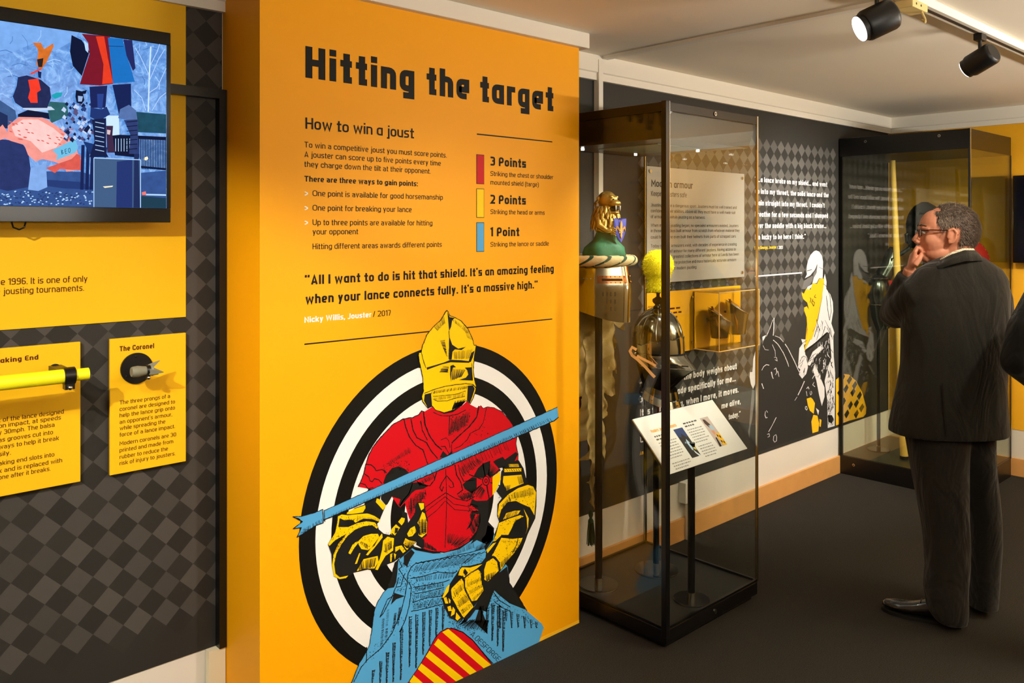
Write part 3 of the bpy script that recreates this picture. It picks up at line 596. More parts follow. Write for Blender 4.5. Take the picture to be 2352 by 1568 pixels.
for P in (((995,62),(1080,60),(1090,88),(1000,88)), ((948,106),(1110,100),(1114,128),(955,136)), ((945,172),(1110,160),(1132,238),(1060,268),(975,305),(940,228)), ((905,430),(990,340),(1080,282),(1170,252),(1220,270),(1245,322),(1238,430),(1230,532),(1190,460),(1120,430),(1060,400),(985,410),(925,480),(902,560),(893,522)),
    ((942,570),(972,512),(1050,490),(1102,488),(1080,522),(1000,552)), ((905,602),(1000,562),(1100,530),(1132,542),(1060,580),(1022,650),(990,712),(930,712),(872,768),(850,772),(880,700)), ((1130,470),(1160,560),(1165,650),(1148,708),(1172,640),(1178,560)), ((930,732),(1020,747),(1122,737),(1102,790),(1040,882),(970,962),(922,1032),(910,962),(872,912),(840,902),(882,822)),
    ((790,962),(850,925),(890,962),(902,1040),(870,1072),(800,1142),(770,1122),(768,1032)), ((565,1010),(640,1012),(752,980),(700,1022),(622,1072),(582,1102),(560,1086),(530,1082),(545,1032)), ((590,1112),(650,1062),(712,1030),(742,1062),(752,1172),(762,1222),(700,1312),(652,1322),(612,1252),(592,1182)), ((470,1202),(560,1112),(578,1142),(588,1222),(640,1322),(670,1372),(582,1472),(540,1422),(472,1302),(460,1232)),
    ((425,1190),(452,1165),(440,1232),(400,1288),(382,1288)), ((396,1292),(420,1282),(440,1342),(412,1342)), ((442,1292),(460,1312),(455,1345),(444,1330)), ((430,1372),(460,1362),(472,1410),(440,1412)), ((482,1372),(502,1400),(495,1440),(462,1460),(470,1412)), ((512,1422),(552,1472),(522,1500),(505,1482)), ((845,182),(912,130),(922,200),(880,300),(845,350)), ((800,880),(880,780),(850,790),(790,850))): AY.poly(cC(*P))
for *q, n_, w in (((990,340),(1220,270),(1000,390),(1225,350),22,.8), ((930,440),(1000,350),(940,470),(1020,400),10,1.0), ((960,520),(1080,480),(950,570),(1070,530),12,.9), ((1060,560),(1120,560),(1000,700),(1120,700),12,1.0), ((920,760),(1080,770),(925,775),(1080,785),5,1.0), ((1000,880),(1100,760),(1050,870),(1110,790),9,1.0), ((920,960),(1010,880),(925,1020),(1020,920),10,1.0), ((780,1080),(880,1040),(790,1150),(870,1080),12,1.0),
    ((610,1150),(740,1100),(620,1190),(745,1130),10,.8), ((630,1220),(750,1160),(640,1260),(755,1190),10,.8), ((660,1290),(760,1210),(670,1320),(750,1240),9,.8), ((480,1230),(570,1150),(500,1290),(590,1200),10,.8), ((520,1320),(600,1250),(540,1380),(640,1310),11,.8), ((550,1400),(650,1340),(570,1440),(660,1370),9,.8), ((1070,170),(1120,170),(1090,250),(1130,240),5,.9), ((950,260),(1010,250),(960,300),(1000,300),6,1.0)):
    AI.hatch(*cC(*q), n_, w)
for a in ((570,1085,590,1130,590,1190,620,1260,660,1340),(455,1190,470,1290,540,1420,580,1480),(730,1000,740,1080,750,1170,790,1190),(930,712,900,780,850,880),(1080,740,1070,790,1030,880),(780,930,860,910,890,950,905,1050),(540,1090,500,1150,440,1240),(930,735,1020,745,1120,735),(1140,160,1160,240)): AI.line(cC(*[(a[i], a[i+1]) for i in range(0, len(a), 2)]), 1.8, .3)
AI2.poly(cC((590,1020),(620,1060),(600,1090),(575,1060)))
for i in range(8): AI.line(cC((950+i*22, 108), (962+i*22, 126)), 1.2); AI.line(cC((1000+i*12, 62), (1008+i*12, 84)), 1.2)
# lance
LB.poly([(743.7,1172.5),(1280,935),(1282.5,958),(1273,966),(743.7,1194)])
LB.poly(cB((325,478),(250,508),(130,542),(60,545),(140,590),(60,650),(130,645),(95,735),(180,680),(250,630),(330,602)))
LI.line([(743.7,1172.5),(1280,935)], 1.4, .25); LI.line([(743.7,1194),(1273,966),(1282.5,958)], 2.2, .4)
LI.line(cB((325,478),(250,508),(130,542),(50,545),(140,590),(55,655),(130,645),(90,735),(180,680),(250,630),(330,602)), 1.8, .35, True)
LI.line(cB((338,485),(345,590)), 1.5)
LI.hatch((760,1181),(1262,958),(758,1188),(1268,967), 150, 1.1, .25); LI.hatch((1000,1076),(1230,974),(1000,1086),(1234,982), 60, 1.0, .2)
LI.hatch(*cB((150,650),(320,560),(150,690),(330,590)), 16, 1.4); LI.hatch(*cB((100,720),(140,660),(160,700),(200,660)), 6, 1.2); LI.hatch(*cB((60,548),(120,560),(110,580),(130,570)), 6, 1.3)
# signature on the skirt
vs, fs, w_ = stroke_text('A.DESFORGE', .1, .12)
a, b_ = Vector(cD((1195,1125))[0]), Vector(cD((1450,1375))[0]); d = (b_-a); L_ = d.length; d.normalize(); nn = Vector((d.y, -d.x))
SG = Ink(VP, .0024)
for f in fs: SG.poly([a+d*(vs[i][0]/w_*L_)+nn*(vs[i][1]*13) for i in f])
for ink, mm, lab in ((K0, M_char, 'charcoal shadow under the breastplate'), (AR, M_red, 'red ground of the striped arch'), (ASt, M_yk, 'yellow diagonal stripes'), (KR, M_red, 'red breastplate and shoulders of the drawn knight'), (KB, M_blu, 'blue skirt of the drawn knight'), (KY, M_yk, 'yellow helmet of the drawn knight'), (KL, M_char, 'charcoal ink lines and hatching'),
    (SG, M_char, 'small signature'), (AC, M_char, 'charcoal outline of the drawn arms'), (LB, M_blu, 'blue lance'), (LI, M_char, 'charcoal hatching on the lance'), (AY, M_yk, 'yellow arm armour'), (AI, M_char, 'charcoal hatching on the arms'), (AI2, M_char, 'charcoal shadows on the arms')):
    tag(ink.mb.build('illustration_layer', mm, pn, fix=False), lab, kind='stuff' if ('ink' in lab or 'hatch' in lab or 'patch' in lab or 'signature' in lab) else None)

# ============================================================ LEFT WALL BOARDS
M_yb = mat('yellow_board', (246, 190, 12), .55, spec=.3); M_bink = mat('brown_ink', (84, 34, 6), .6, spec=.2)
VB = VW-.004
q0 = on_v(426, 726.5, VB)
ib = thing('information_board', (0, VW, 1.37), 'large yellow wall panel behind the screen with a line about jousting tournaments', 'board')
box((-1.4, VB-.003, 1.372), (q0.x, VW-.003, 2.352)).build('board_sheet', M_yb, ib)
t1 = MB(); line(t1, VB-.003, 'ce 1996. It is one of only', -9, 655, 201, 15); line(t1, VB-.003, 'e jousting tournaments.', -9, 677, 193, 15); split_build(t1, 'text_line', M_bink, ib)
def board(x0, x1, ytr, ybr, v, lab):
    a = on_v(x1, ytr, v); b = on_v(x1, ybr, v); c = on_v(x0, 800, v)
    r = thing('caption_board', ((a.x+c.x)/2, VW, b.z), lab, 'board', None)
    box((c.x, v, b.z), (a.x, v+.010, a.z)).build('board_sheet', M_yb, r, bevel=.0008)
    box((c.x+.02, v+.010, b.z+.02), (a.x-.02, VW-.003, a.z-.02)).build('backing', M_black, r)
    return r, v
VQ = VW-.022
b1, _ = board(-170, 184.8, 784.6, 1105.3, VQ, 'yellow caption board titled Breaking End behind the bright yellow tube')
b2, _ = board(252.6, 427, 764, 1058.7, VQ, 'yellow caption board titled The Coronel holding the grey pronged tip')
h1 = MB(); line(h1, VQ, 'Breaking End', -32, 836.5, 88, 11.5, .19); h1.build('heading', M_bink, b1)
h1 = MB()
for t_, y_, e_ in (('t of the lance designed', 969.5, 146.6), ('on impact, at speeds', 983, 140), ('y 30mph. The balsa', 998.2, 125.5), ('as grooves cut into', 1015.4, 121.7), ('ways to help it break', 1031.5, 135.5), ('sily.', 1048, 25), ('aking end slots into', 1069, 124.8), ('k and is replaced with', 1086.2, 142.7), ('one after it breaks.', 1101.5, 116)):
    line(h1, VQ, t_, -3, y_, e_, 10.2)
split_build(h1, 'text_line', M_bink, b1)
h2 = MB(); line(h2, VQ, 'The Coronel', 274.8, 806.8, 354, 11.8, .19); h2.build('heading', M_bink, b2)
h2 = MB()
for t_, y_, e_ in (('The three prongs of a', 929, 390.7), ('coronel are designed to', 944, 402), ('help the lance grip onto', 958.5, 402), ('an opponent’s armour,', 973.5, 395.4), ('while spreading the', 988, 379.6), ('force of a lance impact.', 1003, 402), ('Modern coronels are 3D', 1023, 404.5), ('printed and made from', 1038.4, 398), ('rubber to reduce the', 1053.7, 385.8), ('risk of injury to jousters.', 1068.3, 402.6)):
    line(h2, VQ, t_, 274.8, y_, e_, 9.2)
split_build(h2, 'text_line', M_bink, b2)
# yellow lance end
VL = VW-.16
M_lemon = mat('lemon_paint', (250, 240, 20), .45, bump=.1, bscale=60)
a = on_v(-160, 874, VL); b = on_v(172, 861, VL); c = on_v(203, 859.5, VL); zz = b.z; r_ = .0165*1.12
ly = thing('lance_breaking_end', (b.x-.2, VL, zz), 'bright yellow wooden lance end clipped in front of the Breaking End board', 'lance')
MB().cyl((b.x-.42, VL, zz), (b.x, VL, zz), .0195).build('shaft', M_lemon, ly, smooth=True)
MB().cyl((b.x, VL, zz), (c.x, VL, zz), .0165).build('tip', M_lemon, ly, smooth=True)
cl = thing('pipe_clamp', (b.x-.02, VW, zz), 'black clamp with steel bolt gripping the yellow lance end', 'clamp', None)
cx = on_v(158, 862, VL).x
MB().cyl((cx-.014, VL, zz), (cx+.014, VL, zz), .0235).build('band', M_black, cl, smooth=True)
MB().prism([(cx-.012, VL-.012, zz-.01), (cx-.012, VL-.012, zz-.036), (cx-.012, VL+.012, zz-.036), (cx-.012, VL+.012, zz-.01)], (.024, 0, 0)).build('tab', M_black, cl)
MB().ell((cx, VL-.014, zz-.031), (.0065, .005, .0065)).build('bolt', mat('steel', (190, 188, 184), .25, 1), cl, smooth=True)
MB().box((cx-.016, VL+.02, zz-.012), (cx+.016, VQ, zz+.012)).build('arm', M_black, cl)
MB().cyl((cx, VQ, zz), (cx, VQ-.006, zz), .016).build('base_disc', M_black, cl, smooth=True)
# coronel
pc = on_v(313, 845, VQ); ds = thing('coronel_mount', (pc.x, VQ, pc.z), 'round black wall mount with clamp for the grey coronel', 'mount')
MB().cyl((pc.x, VQ, pc.z), (pc.x, VQ-.006, pc.z), .0465, n=40).build('base_disc', M_black, ds, smooth=True)
for k in range(3):
    an = math.radians(90+k*120+5); p = Vector((pc.x+.036*math.cos(an), VQ-.007, pc.z+.036*math.sin(an)))
    MB().ell(p, (.003, .0015, .003)).build('screw', mat('dark_steel', (60, 60, 60), .3, 1), ds, smooth=True)
VC = VQ-.085; M_cg = mat('grey_rubber', (126, 124, 104), .55, bump=.05)
ca = on_v(302, 856, VC); cb = on_v(342, 853, VC); ct = on_v(369, 851, VC)
zc_ = ca.z+.002; ax0, ax1, ax2 = ca.x, cb.x, ct.x
co = thing('coronel', (ca.x, VC, zc_), 'grey three pronged rubber coronel in front of the small yellow board', 'coronel')
pr = [(0, .0135), (.005, .0155), (.02, .0165), (.035, .014), (.048, .0125), (.058, .0155), (.066, .018)]
sx_ = (ax2-ax0)/.094
def ringx(x, r): return [Vector((ax0+x*sx_, VC+r*math.cos(2*math.pi*j/24), zc_+r*math.sin(2*math.pi*j/24))) for j in range(24)]
MB().loft([ringx(0, .010), ringx(-.0005, .0135)]+[ringx(x, r) for x, r in pr], cap=False).build('socket', M_cg, co, smooth=True)
MB().loft([ringx(.0, .010), ringx(.03, .009)], cap=True).build('bore', M_cg, co, smooth=True)
for k in range(3):
    an = math.radians(75+k*120); dr = Vector((0, math.cos(an), math.sin(an))); td = Vector((0, -math.sin(an), math.cos(an)))
    def P(x, r, s): return Vector((ax0+x*sx_, VC, zc_))+dr*r+td*s
    MB().loft([[P(.052, .004, -.012), P(.052, .016, -.008), P(.052, .016, .008), P(.052, .004, .012)], [P(.070, .008, -.009), P(.070, .021, -.006), P(.070, .021, .006), P(.070, .008, .009)], [P(.094, .024, -.0008), P(.094, .026, -.0008), P(.094, .026, .0008), P(.094, .024, .0008)]]).build('prong', M_cg, co, smooth=True)
bx = ax0+.052*sx_
MB().cyl((bx-.005, VC, zc_), (bx+.005, VC, zc_), .0165).build('clamp_band', M_black, ds, smooth=True)
MB().box((bx-.005, VC-.006, zc_-.026), (bx+.005, VC+.006, zc_-.012)).build('clamp_tab', M_black, ds)
MB().ell((bx, VC-.008, zc_-.021), (.0055, .004, .0055)).build('bolt', mat('steel', (190, 188, 184), .25, 1), ds, smooth=True)
MB().tube([(bx, VC+.015, zc_), (bx-.01, VC+.04, zc_-.004), (pc.x+.01, VQ-.006, pc.z)], .006).build('stalk', M_black, ds, smooth=True)

# ============================================================ SCREEN
VT = 2.525
a = on_v(391, 76.5, VT); b = on_v(389.6, 511, VT); sa = on_v(382, 104, VT); sbm = on_v(381, 478.2, VT)
TX1, TZ1, TZ0 = a.x, 2.236, b.z; SX1, SZ1, SZ0 = sa.x, sa.z, sbm.z; SX0 = SX1-(SZ1-SZ0)*16/9; TX0 = SX0-(TX1-SX1)
tv = thing('video_screen', ((TX0+TX1)/2, VW, TZ0), 'large black framed video screen showing jousters in a park, on the yellow wall', 'screen')
M_bez = mat('gloss_bezel', (10, 9, 10), .15)
MB().box((TX0, VT, TZ0), (TX1, VT+.05, TZ1)).build('housing', M_bez, tv, bevel=.004)
def bz(x0, z0, x1, z1): return MB().box((x0, VT-.004, z0), (x1, VT, z1))
bz(TX0, SZ1, TX1, TZ1).build('bezel', M_bez, tv, bevel=.0015); bz(TX0, TZ0, TX1, SZ0).build('bezel', M_bez, tv, bevel=.0015)
bz(SX1, SZ0, TX1, SZ1).build('bezel', M_bez, tv); bz(TX0, SZ0, SX0, SZ1).build('bezel', M_bez, tv)
MB().box(((TX0+TX1)/2-.15, VT+.05, TZ0+.15), ((TX0+TX1)/2+.15, VW-.003, TZ1-.15)).build('bracket', M_black, tv)
lp = on_v(44, 512, VT+.03); MB().tube([(lp.x-.018, VT+.03, TZ0), (lp.x-.014, VT+.03, TZ0-.015), (lp.x, VT+.03, TZ0-.021), (lp.x+.012, VT+.03, TZ0-.015), (lp.x+.016, VT+.03, TZ0)], .0025, n=6).build('cable_loop', M_black, tv)
# picture, drawn as flat emitting shapes at the screen's surface
m = bpy.data.materials.new('screen_picture'); m.use_nodes = True; nt = m.node_tree; N = nt.nodes; b_ = N['Principled BSDF']
tc = N.new('ShaderNodeTexCoord'); n1 = N.new('ShaderNodeTexNoise'); n1.inputs['Scale'].default_value = 26; n1.inputs['Detail'].default_value = 12; n1.inputs['Roughness'].default_value = .75; n1.inputs['Distortion'].default_value = 1.5
nt.links.new(tc.outputs['Object'], n1.inputs['Vector']); cr = N.new('ShaderNodeValToRGB'); e = cr.color_ramp.elements
e[0].position = .3; e[0].color = lin((58, 104, 172)); e[1].position = .72; e[1].color = lin((160, 205, 250)); k = e.new(.5); k.color = lin((92, 146, 216))
nt.links.new(n1.outputs['Fac'], cr.inputs[0]); nt.links.new(cr.outputs[0], b_.inputs['Emission Color']); b_.inputs['Emission Strength'].default_value = 1.15; b_.inputs['Base Color'].default_value = (0, 0, 0, 1); b_.inputs['Roughness'].default_value = .2
MB().box((SX0, VT-.0005, SZ0), (SX1, VT, SZ1)).build('picture', m, tv)
SCR = {}
LAY = [.0008]
def sc(col, pts, var=0):
    LAY[0] += .00003
    mm = mat('screen_%d_%d_%d' % col, col, .6, emit=1.1, var=var, vscale=60, spec=.04)
    if col not in SCR: SCR[col] = (MB(), mm)
    q = []
    for x, y in pts:
        X, Y = x/3.4075, 60+y/3.4086
        p = on_v(X, Y, VT-LAY[0]); q.append((min(max(p.x, SX0), SX1), VT-LAY[0], min(max(p.z, SZ0), SZ1)))
    SCR[col][0].add(q, [tuple(range(len(q)))])
def strip(col, pts, w):
    for (x0, y0), (x1, y1) in zip(pts, pts[1:]):
        l = math.hypot(x1-x0, y1-y0) or 1; nx, ny = -(y1-y0)/l*w/2, (x1-x0)/l*w/2
        sc(col, [(x0+nx, y0+ny), (x1+nx, y1+ny), (x1-nx, y1-ny), (x0-nx, y0-ny)])
NAVY = (20, 34, 84); DK = (14, 22, 52); PALE = (178, 214, 252); MID = (66, 108, 176)
sc((120, 168, 232), [(-100,-60),(620,30),(560,120),(420,200),(300,120),(100,200),(-100,260)], .2)
for i in range(46):
    x = RJ.uniform(-60, 1290); y = RJ.uniform(60, 560); an = RJ.uniform(.2, 2.9); l = RJ.uniform(40, 130)
    if 550 < x < 1040 and i % 3: continue
    strip(PALE if i % 2 else MID, [(x, y), (x+math.cos(an)*l*.5, y-math.sin(an)*l*.5), (x+math.cos(an+.3)*l, y-math.sin(an+.3)*l)], RJ.uniform(2, 5))
strip((200, 225, 255), [(1160,670),(1168,400),(1180,160)], 11)
for d_ in ((1168,430,1240,260,1290,180),(1170,520,1230,480,1300,330),(1165,380,1100,240,1060,170),(1180,300,1230,200,1250,140),(1190,660,1250,560,1300,520),(1140,660,1110,560,1050,500)): strip((184, 212, 250), [(d_[i], d_[i+1]) for i in (0, 2, 4)], 5)
sc((30, 74, 96), [(1060,670),(1300,690),(1300,840),(1080,830)], .4); sc((46, 98, 104), [(390,590),(520,600),(540,700),(400,760),(370,640)], .3)
sc((60, 90, 140), [(-60,540),(120,660),(130,720),(40,800),(-60,800)], .2); sc((30, 44, 86), [(-60,640),(60,700),(60,800),(-60,800)])
sc((52, 82, 142), [(-60,1130),(640,1140),(760,1180),(1300,1130),(1300,1440),(-60,1440)], .3)
for i in range(150):
    x = RJ.uniform(-40, 720); y = RJ.uniform(1290, 1400); sc(PALE if i % 2 else (36, 52, 100), [(x, y), (x+12, y-3), (x+16, y+5), (x+3, y+7)])
sc((36, 58, 116), [(340,1200),(640,1220),(740,1280),(500,1270),(360,1250)])
for i in range(16): strip((22, 30, 66), [(1100+i*13, 870), (1100+i*13, 1120)], 7)
strip(DK, [(880,860),(1300,880)], 26); strip(DK, [(1090,1100),(1300,1120)], 16); sc(DK, [(870,850),(1090,870),(1090,1030),(900,1010)])
for i in range(8): strip(PALE, [(905+i*22, 880), (905+i*22, 980)], 5)
sc((200, 228, 250), [(830,700),(930,700),(935,850),(840,860)])
# trotting horse with patterned cover and rider
sc((40, 52, 104), [(-60,880),(160,900),(220,980),(240,1120),(220,1260),(60,1290),(-60,1260)], .3); sc((128, 168, 228), [(240,1110),(360,1070),(370,1260),(300,1290),(220,1280)], .2)
sc((240, 150, 140), [(-30,820),(20,770),(60,830),(60,780),(150,710),(280,700),(370,730),(470,800),(560,880),(600,960),(640,1120),(520,1140),(500,1090),(420,1060),(330,1040),(280,1060),(220,1010),(190,930),(90,900),(40,880),(-30,900)], .25)
sc((252, 200, 196), [(90,790),(180,730),(300,730),(420,800),(500,870),(440,950),(330,990),(240,900),(120,860)], .2)
for i in range(40):
    x = RJ.uniform(60, 560); y = 720+RJ.uniform(0, 150)+x*.15; sc((216, 96, 88), [(x, y), (x+22, y+4), (x+28, y+14), (x+10, y+10)])
sc((110, 188, 226), [(410,970),(590,880),(610,950),(590,990),(440,1050),(450,1010)]); 

for L_ in (((480,970),(484,1004)), ((480,970),(492,974),(482,987),(496,992),(484,1004)), ((508,964),(512,998)), ((508,964),(522,960)), ((510,980),(522,976)), ((512,998),(526,994)), ((534,960),(546,954),(552,972),(546,990),(536,984),(534,960))): strip(DK, list(L_), 3.5)
sc((216, 90, 80), [(360,1110),(640,1130),(630,1010),(600,1000),(560,1040),(500,1080),(430,1150)], .3)
sc(DK, [(140,690),(220,655),(380,680),(390,730),(330,715),(140,710)]); sc((190, 208, 232), [(180,620),(400,630),(430,655),(280,665),(180,650)])
sc((34, 42, 84), [(100,550),(130,470),(140,400),(210,385),(320,420),(390,480),(400,560),(370,640),(180,640),(120,600)], .4)
sc((240, 60, 40), [(220,420),(300,410),(320,500),(290,520),(295,600),(240,600),(220,560),(235,500)], .2)
sc((210, 110, 40), [(255,130),(320,130),(345,180),(415,135),(420,160),(365,280),(320,345),(285,300),(300,200),(290,170)], .4); sc((40, 34, 40), [(290,260),(340,250),(330,320),(300,320)])
strip((228, 70, 60), [(240,375),(290,350),(320,335)], 14); sc((30, 160, 176), [(400,545),(440,520),(490,520),(480,550),(430,570)]); sc(NAVY, [(295,350),(325,360),(320,410),(300,400)])
# crowd in middle distance
for i in range(70):
    x = RJ.uniform(490, 740); y = RJ.uniform(590, 900); c_ = ((20, 30, 70), (190, 208, 240), (90, 80, 120), (40, 60, 120))[i % 4]; r = RJ.uniform(8, 22)
    sc(c_, [(x-r, y), (x, y-r*1.3), (x+r, y-r*.2), (x+r*.4, y+r)])
sc(DK, [(595,500),(640,510),(680,500),(670,530),(650,530),(660,580),(640,610),(600,600),(590,550)]); sc((150, 176, 220), [(610,545),(650,550),(640,590),(612,590)])
sc((60, 40, 70), [(830,780),(885,780),(880,850),(900,990),(840,990)]); sc((216, 190, 190), [(838,810),(866,815),(860,850),(838,845)])
for x in (650, 690, 725): strip(NAVY, [(x, 930), (x-10, 1280)], 26)
sc((24, 52, 110), [(650,900),(760,930),(840,950),(830,1030),(700,1000)])
# foreground standing figure, waist down
sc(DK, [(560,70),(640,110),(700,200),(640,390),(570,310),(548,200)]); sc(PALE, [(655,110),(690,140),(690,210),(670,190)])
sc((120, 22, 40), [(640,60),(860,80),(860,200),(885,450),(780,465),(625,455),(660,340),(700,220),(690,130)], .1); sc((226, 60, 34), [(750,80),(815,80),(845,250),(885,445),(800,455),(810,300)], .15)
sc((26, 110, 190), [(845,90),(960,100),(985,200),(1055,435),(885,447),(860,220)], .1); strip(NAVY, [(845,155),(965,160)], 4)
sc((34, 40, 96), [(965,105),(1035,110),(1060,330),(1040,350),(990,230)])
sc((26, 36, 88), [(700,475),(840,465),(825,640),(712,640)]); sc((40, 66, 140), [(760,530),(812,530),(800,650),(764,640)]); sc((22, 34, 84), [(880,460),(1025,450),(1028,640),(930,690)])
sc((30, 52, 112), [(710,640),(800,650),(835,630),(862,690),(770,745),(705,710)]); sc((20, 30, 70), [(720,730),(830,720),(830,990),(850,1025),(700,1025),(740,900)], .3)
sc((84, 112, 168), [(925,720),(940,650),(1010,615),(1065,660),(1080,760),(1000,735)], .2); sc((44, 60, 112), [(970,735),(1078,730),(1080,850),(1090,1000),(1010,1000),(1020,850)], .35)
for y in range(750, 990, 36): strip(PALE if y % 72 else NAVY, [(745, y), (815, y+14)], 5); strip(DK if y % 72 else (150, 176, 220), [(990, y), (1075, y-8)], 6)
sc((64, 92, 132), [(735,1030),(1105,1045),(1100,1440),(735,1440)]); sc((34, 52, 112), [(915,1060),(1035,1045),(1035,1440),(910,1440)]); sc((30, 44, 90), [(1050,1000),(1085,1000),(1095,1440),(1045,1440)])
strip(PALE, [(735,1440),(735,1032),(1100,1046),(1100,1440)], 6); sc((250, 236, 200), [(805,1255),(885,1248),(880,1258),(820,1266)]); sc((255, 236, 200), [(1130,1028),(1152,1020),(1162,1036),(1145,1052),(1128,1046)])
sc((28, 60, 80), [(1105,1330),(1300,1345),(1300,1440),(1105,1440)]); strip(PALE, [(1140,1318),(1300,1322)], 12); sc((236, 120, 110), [(1110,1300),(1140,1292),(1146,1322),(1112,1322)])
for col, (q, mm) in SCR.items(): q.build('picture_shape', mm, tv, fix=False)
# ============================================================ RIGHT PART OF THE LONG WALL
VG = VW-.003
qt = MB()
line(qt, VG, '“...a lance broke on my shield... and went', 1734, 417, 1899.7, 11.8, .2)
for t_, y_, e_ in (('up into my throat, the solid lance and the', 444.2, 1903), ('main straight into my throat.  I couldn’t', 471, 1893.9), ('breathe for a few seconds and I slumped', 497.3, 1901.5), ('over the saddle with a big black bruise...', 523.5, 1898), ('I’m lucky to be here I think.”', 550, 1851)):
    line(qt, VG, t_, 1734, y_, e_, 11.8, .2)
qt.cut.append((len(qt.v), len(qt.f)))
poly(qt, [(1734, 633), (1842, 624.7), (1842, 627.7), (1734, 636)], VG, .0006)
line(qt, VG, '/ 2013', 1785, 571.8, 1798, 7.2, .17)
line(qt, VG, '“The armour on the body weighs about', 1469.6, 893.4, 1692, 16, .2)
line(qt, VG, '37kg and is made specifically for me...', 1469.6, 924.6, 1690, 16, .2)
line(qt, VG, 'It is tight fitting, when I move, it moves.', 1470, 955.8, 1696.3, 16, .2)
line(qt, VG, 'me alive,', 1657.3, 938.6, 1701.3, 13, .2); line(qt, VG, 'today.”', 1673.5, 963.5, 1701, 12.5, .2); line(qt, VG, 'L', 1470, 1017, 1477, 15, .2)
split_build(qt, 'quotation_line', M_whi, g2)
yq = MB(); line(yq, VG, 'Sean George, Jouster', 1733, 572.4, 1783.5, 7.2, .2); line(yq, VG, 'Andy', 1469.3, 1045.4, 1486, 9.5, .17)
split_build(yq, 'quotation_name', mat('name_yellow', (255, 196, 20), .5), g2, 'yellow name under the quotation')
# knight on horseback, flat print on the wall
def cF(*p): return [(1715+x/4.75, 730+y/4.75) for x, y in p]
def cG(*p): return [(1720+x/7.127, 560+y/7.127) for x, y in p]
gD = Ink(VG, .0004); gG = Ink(VG, .0007); gW = Ink(VG, .0010); gY = Ink(VG, .0013); gB = Ink(VG, .0016); gH = Ink(VG, .0018)
gD.poly(cF((290,10),(298,180),(350,215),(430,300),(500,430),(560,545),(610,640),(640,560),(700,450),(900,170),(960,200),(962,1178),(148,1452),(30,1490),(40,1300),(60,900),(150,300),(170,235),(215,195),(245,150)))
gW.poly(cF((105,315),(128,300),(118,480),(112,620),(100,700),(70,775),(45,720),(32,640),(36,590),(62,590),(72,450)))
gG.poly(cF((60,780),(86,790),(84,900),(60,1100),(38,1200),(30,1310),(14,1240),(26,1200),(40,1000)))
gG.poly(cF((170,210),(215,190),(180,260),(172,290))); gW.poly(cF((172,205),(212,185),(190,230),(175,250)))
for pts, w in (((285,20,255,110,215,200),1.0),((298,0,296,110,290,190),1.6),((290,240,340,285,400,380,440,470,460,530),1.4),((310,195,360,215,400,260),1.0),((420,285,450,330,520,470,560,560,580,600),1.6),((178,300,200,345,240,350),.7),((165,570,185,530,215,508,245,515),1.2),((165,715,175,745,185,770),1.6),((270,590,280,640,290,660),1.8),((300,560,320,545,330,590,315,620),1.6),((340,580,352,640),1.4),
    ((280,290,310,360,315,420),1.0),((300,430,325,430,335,470,310,455),1.0),((205,1020,200,1060,210,1090,225,1085),1.6),((215,1010,230,1030),1.4),((240,1240,280,1170,322,1085),1.2),((295,1290,290,1330,305,1355,325,1340,328,1300,320,1272,300,1285),1.3),((225,1270,245,1260,250,1290,230,1300),1.2),((630,690,600,760,560,840),2.0),((525,900,550,860),1.0),((640,970,640,990,655,1005,662,990,655,965,642,965),1.5),((655,770,670,750,680,775),1.6),((695,800,690,820,700,840,712,820,705,798),1.0),
    ((735,700,720,730,745,750),1.2),((650,800,660,850),1.0),((600,440,620,415,650,430,660,480),1.2)):
    gW.line(cF(*[(pts[i], pts[i+1]) for i in range(0, len(pts), 2)]), w, .1)
helm2 = cG((918,562),(950,500),(945,440),(950,360),(970,270),(1010,180),(1060,125),(1100,106),(1150,125),(1195,190),(1215,290),(1212,400),(1208,570),(1150,560),(1110,640),(1040,650),(1060,560),(1110,470),(1120,350),(1060,460),(1000,520))
gW.poly(helm2)
gG.poly(cG((1040,520),(1110,400),(1120,340),(1140,400),(1180,400),(1195,560),(1150,570),(1120,620),(1100,480),(1060,560)))
gG.poly(cG((905,600),(1000,545),(1060,500),(1040,600),(980,690),(920,740),(870,740))); gW.poly(cG((965,700),(1035,660),(1045,640),(1035,690),(990,745),(940,740)))
gB.line(cG((1120,340),(1090,420),(1000,530),(930,570)), 1.0); gB.line(cG((955,440),(1030,420)), 1.2); gB.line(cG((1150,380),(1210,410)), 1.0)
gY.poly(cG((1155,570),(1215,572),(1235,560),(1225,680),(1195,880),(1150,1110),(1110,1290),(1060,1480),(1030,1568))+cF((690,230),(632,365),(645,200),(660,60))+cG((945,1568),(960,1400),(945,1200),(905,1090),(905,1040),(950,1020),(985,1075),(955,960),(890,900),(868,830),(865,790),(900,815),(935,740),(1010,745),(1045,640),(1115,655)))
for a in ((1050,900,1030,960,1060,1020,1075,960,1040,930),(1000,880,1020,900,1000,960),(1090,830,1070,870,1100,880)): gB.line(cG(*[(a[i], a[i+1]) for i in range(0, len(a), 2)]), 1.3, .2)
